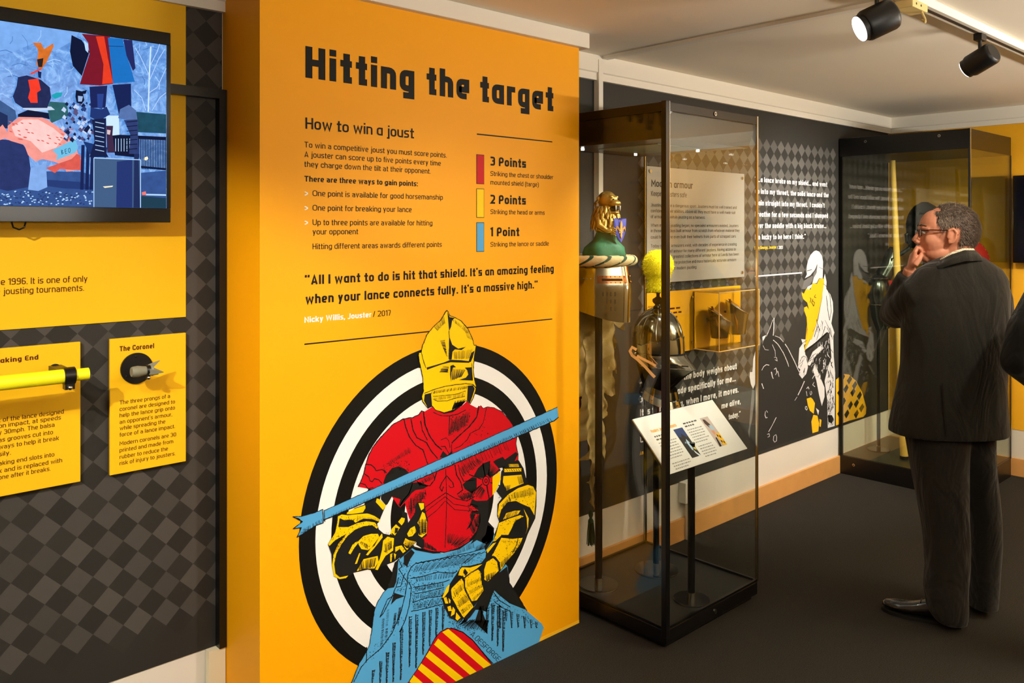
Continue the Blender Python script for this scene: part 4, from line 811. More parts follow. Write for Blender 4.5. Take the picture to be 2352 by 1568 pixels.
# armour body and leg
gW.poly(cG((1225,560),(1245,490),(1272,620),(1268,735),(1335,830),(1375,950),(1382,1100),(1350,1300),(1400,1450))+cF((945,200),(950,420),(965,600),(960,1178),(885,1200),(880,900),(850,690),(880,560),(925,430),(900,160),(860,165),(740,275),(640,345),(700,220),(740,110))+cG((1130,1250),(1200,880)))
gW.poly(cF((595,230),(640,235),(650,270),(625,300),(640,400),(660,430),(668,540),(650,610),(605,662),(570,615),(585,560),(560,540),(570,400),(575,330),(610,280)))
gW.poly(cF((720,560),(750,500),(780,590),(850,760),(850,860),(820,960),(790,840),(760,680))); gW.poly(cF((660,510),(720,370),(820,290),(840,330),(740,430),(690,520))); gW.poly(cF((755,980),(790,1010),(780,1060)))
RW = random.Random(5)
def flecks(ink, x0, y0, x1, y1, n, l, w, ang):
    for _ in range(n):
        x = RW.uniform(x0, x1); y = RW.uniform(y0, y1); a = ang+RW.uniform(-.5, .5); L = l*RW.uniform(.4, 1.5)
        ink.line(cF((x, y), (x+math.cos(a)*L*.5+RW.uniform(-5, 5), y+math.sin(a)*L*.5), (x+math.cos(a)*L, y+math.sin(a)*L)), w*RW.uniform(.5, 1.4), .1)
flecks(gB, 760, 10, 915, 120, 14, 90, .9, 1.6); flecks(gB, 885, 600, 950, 1150, 60, 40, 1.1, 1.7); flecks(gB, 890, 300, 940, 600, 16, 50, .9, 1.5); flecks(gB, 580, 420, 650, 640, 14, 40, .8, 1.9)
flecks(gW, 780, 230, 900, 560, 26, 50, .9, 1.6); flecks(gW, 680, 430, 840, 640, 18, 40, .8, 1.8); flecks(gB, 600, 250, 640, 300, 5, 30, .8, 0); flecks(gB, 670, 330, 830, 480, 14, 60, .9, 2.2)
gB.line(cF((640,370),(700,315),(780,250),(880,160)), 3.0, .3); gB.poly(cF((885,1060),(930,1060),(950,1100),(930,1150),(890,1130)))
gG2 = cG((1215,650),(1262,680),(1330,860),(1350,1100),(1320,1250),(1290,1050),(1270,850)); gB.line(gG2, 1.0, .2)
flecks(gG, 780, 20, 900, 140, 10, 100, 2.2, 1.8); flecks(gH, 850, 220, 900, 300, 5, 30, 1.0, 1.6)
for P in (((655,880),(700,866),(720,885),(745,930),(732,1045),(690,1012),(668,955)), ((728,1055),(772,1066),(790,1150),(782,1236),(718,1256),(706,1130)), ((795,1100),(816,1112),(808,1188),(794,1182))): gY.poly(cF(*P))
# caparison seen on beyond the far case edge
chk = [(1920,872),(1936,858),(1950,860),(1966,874),(1980,900),(1990,936),(1989,950),(1983,957),(1950,966),(1920,977)]
gY.poly(chk)
for i, (x, y) in enumerate(((1934,866),(1950,872),(1942,892),(1958,900),(1928,900),(1936,922),(1952,930),(1966,926),(1973,908),(1962,884),(1944,950),(1928,948),(1978,936),(1966,950))):
    gB.poly([(x-5, y+2), (x+3, y-10), (x+7, y-2), (x, y+11)])
gW.line([(1972,890),(1984,930),(1981,950)], 1.6, .2); gG.poly([(1961,905),(1967,908),(1966,922),(1960,918)])
for ink, mm, lab in ((gD, mat('horse_black', (46, 45, 43), .55, spec=.2), 'near black horse of the mural'), (gG, mat('print_grey', (112, 112, 112), .5), 'mid grey tones of the mural'), (gW, mat('print_white', (222, 220, 220), .5), 'white highlights of the mural'),
    (gY, mat('print_yellow', (250, 190, 24), .5), 'yellow cloth of the mural knight'), (gB, mat('print_black', (26, 25, 24), .5), 'black tones of the mural'), (gH, mat('print_white', (222, 220, 220), .5), 'small white glints of the mural')):
    tag(ink.mb.build('mural_layer', mm, g2, fix=False), lab, kind='stuff')

# silver board
M_sil = mat('silver_acrylic', (176, 176, 172), .35, metal=.15, coat=.3)
M_gink = mat('grey_ink', (40, 38, 36), .6)
VA = 2.595
sbd = thing('text_board', (3.76, VW, 1.37), 'silver grey board titled Modern armour fixed to the wall behind the left glass case', 'board')
box((3.312, VA, 1.374), (4.212, VA+.006, 1.964)).build('board_sheet', M_sil, sbd, bevel=.001)
for x_ in (3.34, 4.184):
    for z_ in (1.40, 1.938):
        q = MB().cyl((x_, VA-.006, z_), (x_, VW-.003, z_), .009).build('standoff_stud', mat('steel', (190, 188, 184), .25, 1), sbd, smooth=True)
tx = MB(); line(tx, VA, 'Modern armour', 1496, 428.3, 1591.3, 16.3, .16); line(tx, VA, 'Keeping jousters safe', 1495.4, 449.6, 1577.6, 11.5, .12); split_build(tx, 'heading', M_gink, sbd)
tx = MB()
for t_, x_, y_, e_ in (('Jousting can be a dangerous sport. Jousters must be well trained and', 1494.8, 473.9, 1692), ('confident in their abilities. Above all, they must have a well-made suit', 1494.8, 487.2, 1689), ('of armour, known in jousting as a harness.', 1494.8, 500.8, 1619.8),
    ('When modern jousting began, no specialist armourers existed. Jousters', 1494.8, 520.8, 1696), ('in those early days built armour from scratch from whatever material they', 1494.8, 533.2, 1698.7), ('could find. Some even built their helmets from parts of scrapped cars.', 1494.8, 547.9, 1691),
    ('Today modern armourers exist, with decades of experience in creating', 1494.8, 568.4, 1692), ('bespoke suits of armour for many different jousters. Having access to', 1494.8, 581.4, 1690), ('world’s greatest collections of armour here at Leeds has been', 1522, 593.4, 1697), ('more protective and more historically accurate armours', 1541.5, 606.2, 1691), ('for modern jousting.', 1544, 619.5, 1600.7)):
    line(tx, VA, t_, x_, y_, e_, 7.4)
split_build(tx, 'text_line', M_gink, sbd)

# yellow board with acrylic display box
VY = 2.612
yb = thing('display_board', (3.77, VW, 1.0), 'yellow wall board under the silver board carrying a clear acrylic display box', 'board')
box((3.335, VY, 1.0), (4.2, VW-.003, 1.324)).build('board_sheet', mat('orange_yellow_board', (250, 180, 16), .45), yb, bevel=.001)
tx = MB()
line(tx, VY, 'Lower arm', 1484, 708, 1526, 6, .14)
for i_ in range(5):
    y = 711+i_*10
    a_ = on_v(1537, y, VY); b__ = on_v(1561-i_*2, y, VY)
    z_ = a_.z; x_ = a_.x
    while x_ < b__.x:
        w_ = RW.uniform(.02, .05); tx.add([(x_, VY-.0005, z_), (x_+w_, VY-.0005, z_), (x_+w_, VY-.0005, z_+.009), (x_, VY-.0005, z_+.009)], [(0, 1, 2, 3)]); x_ += w_+.012
tx.build('lettering', M_bink, yb)
ab = thing('acrylic_box', (3.93, VY, 1.0), 'clear acrylic box on the yellow board covering two arm defences', 'display box')
M_acr = glass('clear_acrylic', (.98, .97, .95), .04, .6); M_aedge = mat('acrylic_edge', (255, 206, 130), .25)  # edge glow is painted as flat pale orange, nothing emits
X0, X1, Y0, Z0_, Z1_ = 3.738, 4.128, 2.452, 1.006, 1.314
MB().box((X0, Y0, Z0_), (X1, Y0+.003, Z1_)).build('front_pane', M_acr, ab); MB().box((X0, Y0+.003, Z0_), (X0+.003, VY, Z1_)).build('side_pane', M_acr, ab); MB().box((X1-.003, Y0+.003, Z0_), (X1, VY, Z1_)).build('side_pane', M_acr, ab)
MB().box((X0, Y0, Z1_), (X1, VY, Z1_+.003)).build('top_pane', M_acr, ab); MB().box((X0, Y0, Z0_-.003), (X1, VY, Z0_)).build('bottom_pane', M_acr, ab)
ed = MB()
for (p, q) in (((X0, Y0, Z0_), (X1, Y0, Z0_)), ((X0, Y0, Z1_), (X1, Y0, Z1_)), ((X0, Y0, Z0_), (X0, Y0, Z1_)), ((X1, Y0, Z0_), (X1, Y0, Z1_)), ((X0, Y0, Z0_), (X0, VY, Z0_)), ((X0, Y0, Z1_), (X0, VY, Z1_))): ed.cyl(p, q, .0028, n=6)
tag(ed.build('bright_edges', M_aedge, ab), 'pale orange edges of the acrylic, their glow painted on')
fl = MB().box((X0-.035, VY-.006, Z0_-.004), (X0, VY, Z1_+.004)).build('fixing_flange', M_acr, ab)
for z_ in (Z0_+.04, Z1_-.03): MB().cyl((X0-.018, VY-.006, z_), (X0-.018, VY-.01, z_), .006).build('screw', mat('steel', (190, 188, 184), .25, 1), ab, smooth=True)
# buckets of leather/steel on the board
def armpiece(cx, cy, zt, zb, r, m_, lab, lining):
    t = thing('arm_defence', (cx, cy, zb), lab, 'armour')
    rings = []; n_ = 30
    for i in range(7):
        f = i/6; z = zb+(zt-zb)*f; rr = r*(.72+.28*f)
        rings.append([Vector((cx+rr*math.cos(2*math.pi*j/n_), cy+rr*.8*math.sin(2*math.pi*j/n_), z+(.040*f)*(-math.cos(2*math.pi*j/n_)*.7+math.sin(2*math.pi*j/n_)*.75))) for j in range(n_)])
    q = MB(); q.loft(rings, cap=False); q.loft([[p+(Vector((cx, cy, p.z))-p)*.06 for p in rg] for rg in rings], cap=False); q.add(rings[0], [tuple(range(n_))])
    q.build('shell', m_, t, smooth=True)
    MB().tube(rings[-1]+[rings[-1][0], rings[-1][1]], .0035, n=6, cap=False).build('rolled_rim', mat('bright_steel', (214, 212, 206), .18, 1), t, smooth=True)
    st = MB(); st.tube([(cx-r*1.0, cy, zt+.05), (cx-r*.9, cy-.01, zt), (cx-r*.72, cy-.03, (zt+zb)/2), (cx-r*.6, cy-.03, zb+.01)], .007, n=8, flat=.3); tag(st.build('leather_strap', mat('tan_leather', (168, 96, 30), .55, bump=.2), t, smooth=True), 'tan leather strap')
    MB().tube([(cx-r*.95, cy+.01, zt+.05), (cx-r*.7, cy-.045, zt+.01), (cx-r*.2, cy-.05, zt-.03)], .006, n=8, flat=.3).build('leather_strap', mat('tan_leather', (168, 96, 30), .55, bump=.2), t, smooth=True)
    MB().cyl((cx, cy+r*.75, zt-.03), (cx, VY, zt-.03), .006).build('peg', M_black, t)
    return t
armpiece(3.862, 2.532, 1.185, 1.062, .070, mat('dark_bronze_steel', (96, 80, 66), .22, 1), 'dark bronze arm defence, the left one in the acrylic box', None)
armpiece(4.035, 2.532, 1.215, 1.068, .074, mat('pewter_steel', (196, 198, 192), .22, 1), 'pewter grey arm defence with double rim, the right one in the acrylic box', None)

# ============================================================ GLASS CASES
M_glass = glass('case_glass', (.972, .985, .97), .028, .9); M_case = mat('case_black', (11, 10, 9), .3); M_plinth = mat('plinth_top', (30, 29, 27), .45)
M_edge = mat('polished_edge', (196, 192, 180), .2, 1)
def lock(p, d, par):
    q = MB(); p = Vector(p); q.cyl(p, p+Vector(d)*.004, .009); q.build('lock', mat('steel', (190, 188, 184), .25, 1), par, smooth=True)
    MB().cyl(p+Vector(d)*.004, p+Vector(d)*.0045, .0045).build('keyhole', M_black, par)
U1, U2, V1, V2 = 2.642, 3.315, 1.975, 2.605
c1 = thing('display_case', ((U1+U2)/2, (V1+V2)/2, 0), 'tall black framed glass display case beside the yellow panel holding two jousting helmets', 'display case')
MB().box((U1+.02, V1+.02, 0), (U2-.02, V2, .022)).build('recessed_foot', M_black, c1)
MB().box((U1, V1, .022), (U2, V2, .078)).build('plinth', M_case, c1, bevel=.003)
MB().box((U1+.012, V1+.012, .078), (U2-.012, V2-.012, .080)).build('plinth_top', M_plinth, c1)
MB().box((U1, V1, 2.112), (U2, V2, 2.149)).build('top_cap', M_case, c1, bevel=.002)
MB().prism([(U1+.012, V1+.012, 2.112), (U1+.012, V1+.012, 2.006), (U2-.06, V1+.012, 2.006), (U2-.012, V1+.012, 2.085), (U2-.012, V1+.012, 2.112)], (0, V2-V1-.024, 0)).build('light_canopy', mat('canopy_brown', (30, 22, 16), .3), c1)
MB().box((U1+.16, V1+.16, 2.003), (U2-.2, V2-.14, 2.0062)).build('diffuser', mat('case_diffuser', (120, 130, 110), .4), c1)
gz0, gz1 = .08, 2.112
MB().box((U1, V1, gz0), (U2, V1+.008, gz1)).build('front_pane', M_glass, c1)
MB().box((U1, V1+.008, gz0), (U1+.008, V2, gz1)).build('side_pane', M_glass, c1)
MB().box((U2-.008, V1+.008, gz0), (U2, V2, gz1)).build('side_pane', M_glass, c1)
MB().box((U1-.004, V1-.004, gz0-.03), (U1+.020, V1+.020, 2.152)).build('corner_post', M_case, c1, bevel=.002)
MB().box((U1+.0195, V1-.0045, gz0), (U1+.0215, V1-.003, 2.152)).build('bright_post_edge', M_edge, c1)
MB().box((U2-.008, V1-.002, gz0), (U2+.002, V1+.006, 2.15)).build('corner_edge', M_edge, c1); MB().box((U2-.001, V1+.006, gz0), (U2+.003, V1+.012, 2.15)).build('corner_edge', M_case, c1)
MB().box((U2-.012, V2-.010, gz0), (U2, V2, gz1)).build('rear_post', M_case, c1); MB().box((U2-.016, V2-.012, gz0), (U2-.012, V2-.008, gz1)).build('rear_edge', M_edge, c1)
MB().box((U1, V2-.012, gz0), (U1+.012, V2, gz1)).build('rear_post', M_case, c1)
for a_, b_ in (((U1, V1, .08), (U2, V1+.012, .088)), ((U1, V1, .08), (U1+.012, V2, .088)), ((U2-.012, V1, .08), (U2, V2, .088)), ((U1, V2-.012, .08), (U2, V2, .088))): MB().box(a_, b_).build('bottom_rail', M_case, c1)
lock((2.98, V1, 2.13), (0, -1, 0), c1); lock((2.98, V1, .05), (0, -1, 0), c1)
for x_, y_ in ((U1+.15, V1+.1), (U2-.14, V1+.22), (U1+.1, V2-.1), (U2-.2, V2-.1)):
    MB().cyl((x_, y_, 2.006), (x_, y_, 1.999), .007).build('led', mat('led_white', (255, 252, 240), .5, emit=14), c1)
lamp('SPOT', 'case_led', (U2-.15, V1+.2, 1.99), 16, NEUT, .015, (2.95, 2.3, 1.3), 110, .8)
lamp('SPOT', 'case_led', (U1+.14, V1+.11, 1.99), 7, NEUT, .015, (2.8, 2.42, 1.4), 110, .8)

E1, E2, F1, F2 = 5.43, 6.19, 1.805, 2.60
c2 = thing('display_case', ((E1+E2)/2, (F1+F2)/2, 0), 'wide black topped glass display case in the far corner behind the man', 'display case')
MB().box((E1, F1, 0), (E2, F2+.02, .122)).build('plinth', M_case, c2, bevel=.002)
MB().box((E1+.01, F1+.01, .122), (E2-.01, F2, .125)).build('plinth_top', mat('plinth_green', (50, 50, 40), .35), c2)
MB().box((E1, F1, 2.136), (E2, F2+.02, 2.257)).build('top_cap', M_case, c2, bevel=.002)
M_glass2 = glass('case_glass_green', (.93, .95, .88), .075, .9)
MB().box((E1, F1, .122), (E1+.008, F2+.02, 2.136)).build('front_pane', M_glass2, c2)
MB().box((E1+.008, F1, .122), (E2, F1+.008, 2.136)).build('side_pane', M_glass2, c2)
MB().box((E2-.008, F1+.008, .122), (E2, F2, 2.136)).build('rear_pane', M_glass2, c2)
MB().box((E1-.003, F1-.003, .122), (E1+.010, F1+.009, 2.257)).build('corner_post', M_case, c2); MB().box((E1-.004, F1-.006, .122), (E1+.004, F1-.002, 2.257)).build('polished_edge', mat('bright_steel', (214, 212, 206), .18, 1), c2)
MB().box((E1, F2, .122), (E1+.018, F2+.02, 2.136)).build('rear_post', M_case, c2); MB().box((E2-.01, F1-.002, .122), (E2+.002, F1+.01, 2.136)).build('rear_post', M_case, c2)
for y_ in (2.44, 1.98): lock((E1, y_, 2.225), (-1, 0, 0), c2)
lock((E1, 2.52, .075), (-1, 0, 0), c2)
# ============================================================ STANDS AND HELMETS IN THE FIRST CASE
M_pole = mat('satin_black_metal', (18, 17, 16), .3)
M_chr = mat('chrome_collar', (180, 180, 176), .12, 1)
def stand(x, y, ztop, rp, rb, lab, zb=.080):
    t = thing('display_stand', (x, y, zb), lab, 'stand')
    MB().lathe([(rb, 0), (rb, .005), (rb-.002, .007), (.001, .007)], (x, y, zb), 48).build('base_disc', mat('gloss_disc', (24, 23, 22), .12), t, smooth=True)
    MB().lathe([(rb+.0005, .001), (rb+.001, .003), (rb+.0005, .005)], (x, y, zb), 48, cap=False).build('disc_rim', M_chr, t, smooth=True)
    MB().cyl((x, y, zb+.007), (x, y, zb+.034), rp*1.08).build('collar', M_chr, t, smooth=True)
    MB().cyl((x, y, zb+.034), (x, y, ztop), rp).build('pole', M_pole, t, smooth=True); return t
HX, HY = 2.762, 2.428
stand(HX, HY, 1.36, .0165, .088, 'black pole stand with round disc base under the crested great helm')
AX, AY_ = 3.085, 2.35
stand(AX-.008, AY_+.005, .96, .014, .10, 'black pole stand with round disc base under the pointed visor helmet')
lst = stand(2.94, 2.065, .745, .0155, .076, 'black pole stand with round disc base carrying the white reading board')

M_steel = mat('polished_steel', (206, 200, 184), .14, 1, bump=.06, bscale=14)
M_dst = mat('dark_polished_steel', (140, 138, 124), .13, 1, bump=.08, bscale=12)
M_cop = mat('copper', (196, 124, 78), .22, 1)
M_dark = mat('slot_black', (3, 3, 3), .9)
gh = thing('great_helm', (HX, HY, 1.24), 'polished steel great helm with copper edged eye slits, front left in the glass case', 'helmet')
def ghP(th, z, off=0):
    s_ = 1-.17*max(0, (z-1.40)/.14)-.03*max(0, (1.36-z)/.12); k = math.exp(-(th/.30)**2)
    a, b = .116*s_+off, .146*s_+off
    return Vector((HX+a*math.copysign(abs(math.sin(th))**.9, math.sin(th)), HY-b*math.cos(th)-k*.026*s_, z))
def ghZ(th, f): 
    fr = (math.cos(th)+1)/2; zb = 1.305-.055*fr**2; return zb+(1.535-zb)*f
n_ = 64
rings = [[ghP(-math.pi+2*math.pi*j/n_, ghZ(-math.pi+2*math.pi*j/n_, i/14)) for j in range(n_)] for i in range(15)]
q = MB(); q.loft(rings, cap=False); q.add(rings[-1], [tuple(range(n_))]); q.loft([[Vector((HX, HY, p.z))+(p-Vector((HX, HY, p.z)))*.97 for p in r] for r in rings[:12]], cap=False)
q.build('skull', M_steel, gh, smooth=True)
def patchstrip(t0, t1, z0, z1, off, n=14):
    m_ = MB(); A_ = []; B_ = []
    for i in range(n+1):
        th = t0+(t1-t0)*i/n; za = z0 if not callable(z0) else z0(th); zb_ = z1 if not callable(z1) else z1(th)
        A_.append(ghP(th, za, off)); B_.append(ghP(th, zb_, off))
    m_.loft([A_, B_], cap=False, closed=False); return m_
for s_ in (-1, 1):
    patchstrip(s_*.06, s_*1.0, 1.418, 1.450, .0030).build('sight_frame', M_cop, gh, smooth=True)
    patchstrip(s_*.20, s_*.84, 1.428, 1.438, .0042).build('eye_slit', M_dark, gh)
    rv = MB()
    for k in range(7):
        for z_ in (1.4215, 1.4465): rv.ell(ghP(s_*(.12+k*.14), z_, .004), (.003, .003, .003), n=8, m=5)
    rv.build('rivets', M_cop, gh, smooth=True)['kind'] = 'stuff'
    for r_, row in enumerate((4, 3, 2)):
        for k in range(row):
            th = s_*(.42+.13*k+(.0 if r_ < 2 else .0)); z_ = 1.372-.032*r_
            patchstrip(th-.014, th+.014, z_-.009, z_+.009, .003, 1).build('breath_slot', M_dark, gh)
patchstrip(-.07, .07, 1.45, 1.52, .0032, 6).build('keel_strip', M_cop, gh, smooth=True)
for k in range(5):
    MB().ell(ghP(-1.1-k*.13, 1.437-k*.001, .002), (.0025, .0025, .0025), n=8, m=5).build('rivet', M_chr, gh, smooth=True)
# torse
TZ = 1.512; M_cream = mat('cream_cloth', (206, 180, 128), .85, bump=.3, bscale=90); M_green = mat('green_cloth', (28, 66, 44), .85, bump=.2, bscale=90)
ts = thing('torse', (HX, HY, TZ), 'twisted cream and green padded wreath around the top of the great helm', 'torse')
def tor(ph, ps, r, R=.146): return Vector((HX+(R+r*math.cos(ps))*math.cos(ph), HY+(R+r*math.cos(ps))*math.sin(ph), TZ+r*.98*math.sin(ps)))
q = MB(); NR = 72
rg = [[tor(2*math.pi*i/NR, 2*math.pi*j/16, .0235+.0012*math.sin(2*math.pi*i/NR*44)) for j in range(16)] for i in range(NR+1)]; q.loft(rg, cap=False); tag(q.build('padded_roll', M_cream, ts, smooth='all'), 'cream padded roll')
for k in range(13):
    ph0 = 2*math.pi*k/13; rgs = []
    for j in range(17):
        ps = 2*math.pi*j/16; sk = .30*math.sin(ps+.6)
        rgs.append([tor(ph0+sk-.055, ps, .0243), tor(ph0+sk, ps, .0250), tor(ph0+sk+.055, ps, .0243)])
    tag(MB().loft(rgs, cap=False, closed=False).build('green_band', M_green, ts, smooth='all'), 'dark green wrapped band')
# crest: green mound and gilt lion
CX, CY = HX+.022, HY-.018
M_gcl = mat('green_painted_cloth', (22, 104, 66), .6, bump=.5, bscale=18, var=.35, vscale=16)
cm = thing('crest_mound', (CX, CY, 1.53), 'folded green cloth mound on the torse beneath the gilt lion', 'crest')
q = MB(); rings = []
for r, z in ((.098, 1.520), (.101, 1.545), (.094, 1.568), (.074, 1.585), (.056, 1.60), (.044, 1.63), (.040, 1.66)):
    rings.append([Vector((CX+r*math.cos(a)*(1+.07*math.sin(a*5+z*30)), CY+r*.86*math.sin(a)*(1+.07*math.sin(a*5+z*30)), z)) for a in [2*math.pi*j/40 for j in range(40)]])
q.loft(rings).build('cloth', M_gcl, cm, smooth='all')
M_gold = mat('gilt', (214, 170, 84), .32, .85, bump=.25, bscale=60)
ln = thing('lion_crest', (CX, CY, 1.60), 'gilded snarling lion figure holding a blue shield above the great helm', 'crest')
def LP(f, s, z): return Vector((CX+s, CY-f, z))           # forward is toward the room
AXL = (Vector((0, -1, 0)), Vector((1, 0, 0)), Vector((0, 0, 1)))
q = MB(); q.ell(LP(0, 0, 1.668), (.048, .052, .058), AXL); q.ell(LP(.0, 0, 1.715), (.036, .04, .03), AXL); q.ell(LP(.010, 0, 1.778), (.044, .038, .038), AXL)
q.ell(LP(.036, 0, 1.778), (.026, .030, .018), AXL); q.ell(LP(.054, 0, 1.760), (.030, .026, .016), AXL); q.ell(LP(.050, 0, 1.720), (.028, .022, .009), AXL); q.ell(LP(.02, 0, 1.737), (.024, .026, .024), AXL)
for s_ in (-1, 1):
    q.ell(LP(-.010, s_*.036, 1.782), (.008, .006, .010), AXL); q.ell(LP(.050, s_*.016, 1.788), (.010, .010, .006), AXL)
    q.tube([LP(.0, s_*.046, 1.70), LP(.022, s_*.062, 1.662), LP(.055, s_*.046, 1.640), LP(.068, s_*.034, 1.643)], [.019, .017, .012, .012], 10)
q.build('body', M_gold, ln, remesh=.003, dsm=3)
MB().ell(LP(.056, 0, 1.737), (.020, .018, .010), AXL).build('mouth', M_dark, ln, smooth=True)
for s_ in (-1, 1):
    MB().cyl(LP(.074, s_*.014, 1.750), LP(.075, s_*.014, 1.728), .0034, .0006, 8).build('fang', mat('ivory', (236, 230, 214), .3), ln, smooth=True)
    MB().ell(LP(.064, s_*.018, 1.778), (.004, .005, .003), AXL, 10, 6).build('eye', M_dark, ln, smooth=True)
    for k in range(4):
        MB().tube([LP(.064, s_*(.040-.002*k), 1.652-k*.008), LP(.078, s_*(.034-.001*k), 1.653-k*.009), LP(.086, s_*.026, 1.647-k*.009)], [.0042, .0036, .001], 7).build('claw', M_gold, ln, smooth=True)
RL = random.Random(11); mn = 0
for ring_, (z0, rr, nn, L_) in enumerate(((1.748, .044, 16, .042), (1.728, .052, 20, .046), (1.704, .056, 22, .052), (1.778, .040, 12, .036), (1.682, .056, 20, .044))):
    for k in range(nn):
        a = 2*math.pi*(k+.5*(ring_ % 2))/nn+RL.uniform(-.1, .1)
        if ring_ == 3 and math.cos(a) > -.1: continue
        if ring_ == 0 and math.cos(a) > .8: continue
        dr = Vector((math.sin(a), -math.cos(a), 0)); p0 = LP(.004, 0, z0)+dr*rr*.9; L2 = L_*RL.uniform(.8, 1.15)
        MB().tube([p0, p0+dr*.014+Vector((0, 0, -L2*.45)), p0+dr*.018+Vector((0, 0, -L2))], [.004, .0085, .001], 6, flat=.5).build('mane_tuft', M_gold, ln, smooth=True)
# shield
sh0 = LP(.088, .0, 1.648); yv = (Vector((0, -1, 0))*.75-FW*.5).normalized(); xv = Vector((0, 0, 1)).cross(yv).normalized()*-1; xv = Vector((-yv.y, yv.x, 0)).normalized()
if xv.dot(RT) < 0: xv = -xv
def SP(x, z, o=0): return sh0+xv*x+Vector((0, 0, z))+yv*(o-abs(x)*.25)
oc = [(-.032, .046), (0, .048), (.032, .046), (.031, .015), (.024, -.018), (.012, -.042), (0, -.058), (-.012, -.042), (-.024, -.018), (-.031, .015)]
tag(MB().prism([SP(x, z) for x, z in oc], yv*.005).build('shield', mat('shield_blue', (58, 66, 176), .5), ln), 'blue heater shield')
q = MB()
for P in ([(0,.040),(.006,.022),(.006,-.004),(.003,-.012),(-.003,-.012),(-.006,-.004),(-.006,.022)], [(-.010,-.013),(.010,-.013),(.010,-.017),(-.010,-.017)], [(-.003,-.017),(.003,-.017),(.006,-.028),(0,-.042),(-.006,-.028)]):
    q.prism([SP(x, z, .006) for x, z in P], yv*.002)
for s_ in (-1, 1): q.prism([SP(s_*x, z, .006) for x, z in [(.004,-.010),(.008,.004),(.016,.013),(.023,.010),(.026,.0),(.023,-.012),(.021,-.002),(.017,.002),(.012,-.004),(.009,-.012)]], yv*.002)
tag(q.build('fleur_emblem', mat('emblem_gold', (200, 150, 80), .4, .5), ln), 'golden lily emblem')

# mantling cloth
M_mant = mat('gold_brown_cloth', (150, 122, 62), .7, bump=.6, bscale=24, var=.25, vscale=12)
YM = HY+.075
out = [(-30,40),(200,40),(240,60),(290,95),(302,140),(290,160),(262,140),(245,108),(268,230),(272,268),(255,282),(228,255),(266,380),(266,405),(248,426),(215,395),(243,510),(236,545),(215,562),(188,540),(206,620),(210,680),(196,704),(178,700),(190,770),(186,830),(196,920),(190,955),(172,962),(158,905),(138,960),(130,1000),(138,1150),(135,1245),(118,1256),(96,1250),(70,1200),(86,1100),(58,1085),(88,1065),(76,940),(32,965),(66,870),(62,825),(20,845),(-20,700),(28,640),(30,560),(-30,600)]
PL = []
for x, y in out:
    p = on_v(1320+x/2.668, 700+y/2.668, YM); PL.append((p.x, p.z))
def inpoly(x, y, P):
    c_ = False; j = len(P)-1
    for i in range(len(P)):
        if (P[i][1] > y) != (P[j][1] > y) and x < (P[j][0]-P[i][0])*(y-P[i][1])/(P[j][1]-P[i][1])+P[i][0]: c_ = not c_
        j = i
    return c_
gx0, gx1 = min(p[0] for p in PL), max(p[0] for p in PL); gz0_, gz1_ = min(p[1] for p in PL), max(p[1] for p in PL)
st_ = .0034; nx, nz = int((gx1-gx0)/st_)+1, int((gz1_-gz0_)/st_)+1
idx = {}; q = MB()
def gv(i, j):
    if (i, j) not in idx:
        x = gx0+i*st_; z = gz0_+j*st_
        y = YM+.016*math.sin(x*62+z*5)+.007*math.sin(z*31+x*40)+.004*math.sin(z*85-x*60)
        idx[(i, j)] = len(q.v); q.v.append(Vector((x, y, z)))
    return idx[(i, j)]
for i in range(nx):
    for j in range(nz):
        if inpoly(gx0+(i+.5)*st_, gz0_+(j+.5)*st_, PL): q.f.append((gv(i, j), gv(i+1, j), gv(i+1, j+1), gv(i, j+1)))
mo = q.build('mantling_cloth', M_mant, base=(HX, YM, 1.3), smooth='all')
md = mo.modifiers.new('s', 'SOLIDIFY'); md.thickness = .002
sm_ = mo.modifiers.new('m', 'SMOOTH'); sm_.iterations = 9
tag(mo, 'long gold brown cloth with ragged dagged edges hanging behind the great helm', 'mantling')
a = on_v(1357, 1172, YM)
tl = thing('tassel', (a.x, YM, a.z), 'dark green tassel hanging at the bottom tip of the gold brown cloth', 'tassel')
MB().lathe([(.003, 0), (.009, -.008), (.011, -.018), (.008, -.028), (.006, -.034), (.012, -.044), (.013, -.052)], (a.x, YM, a.z), 16).build('knot', M_green, tl, smooth=True)
q = MB()
for k in range(34):
    an = RL.uniform(0, 6.28); r = .012*math.sqrt(RL.random()); q.tube([(a.x+r*math.cos(an), YM+r*math.sin(an), a.z-.05), (a.x+1.5*r*math.cos(an), YM+1.5*r*math.sin(an), a.z-.1), (a.x+1.7*r*math.cos(an), YM+1.7*r*math.sin(an), a.z-.148-RL.uniform(0, .008))], .0016, 5)
tag(q.build('fringe', M_green, tl, smooth=True), kind='stuff')

# ---- pointed visor helmet
ar = thing('visor_helmet', (AX, AY_, .88), 'polished steel helmet with pointed visor and tan strap, in the middle of the glass case', 'helmet')
def arP(th, z, prof, off=0):
    # prof: list of (z, halfwidth, back, front, keel)
    for i in range(len(prof)-1):
        if prof[i][0] >= z >= prof[i+1][0]: break
    p, r_ = prof[i], prof[i+1]; f = (p[0]-z)/(p[0]-r_[0]); w, bk, fr, ke = [p[k]+(r_[k]-p[k])*f for k in range(1, 5)]
    c_ = math.cos(th); k = math.exp(-(th/.42)**2)
    b = fr if c_ > 0 else bk
    return Vector((AX+(w+off)*math.sin(th), AY_-(b+off)*c_-k*ke, z))
prS = [(1.288, .002, .002, .002, 0), (1.285, .022, .024, .024, 0), (1.27, .052, .06, .055, 0), (1.245, .078, .092, .084, .001), (1.21, .096, .114, .104, .003), (1.17, .106, .124, .116, .004), (1.13, .108, .124, .120, .005), (1.10, .107, .118, .121, .006), (1.085, .106, .114, .121, .006)]
q = MB(); n_ = 56
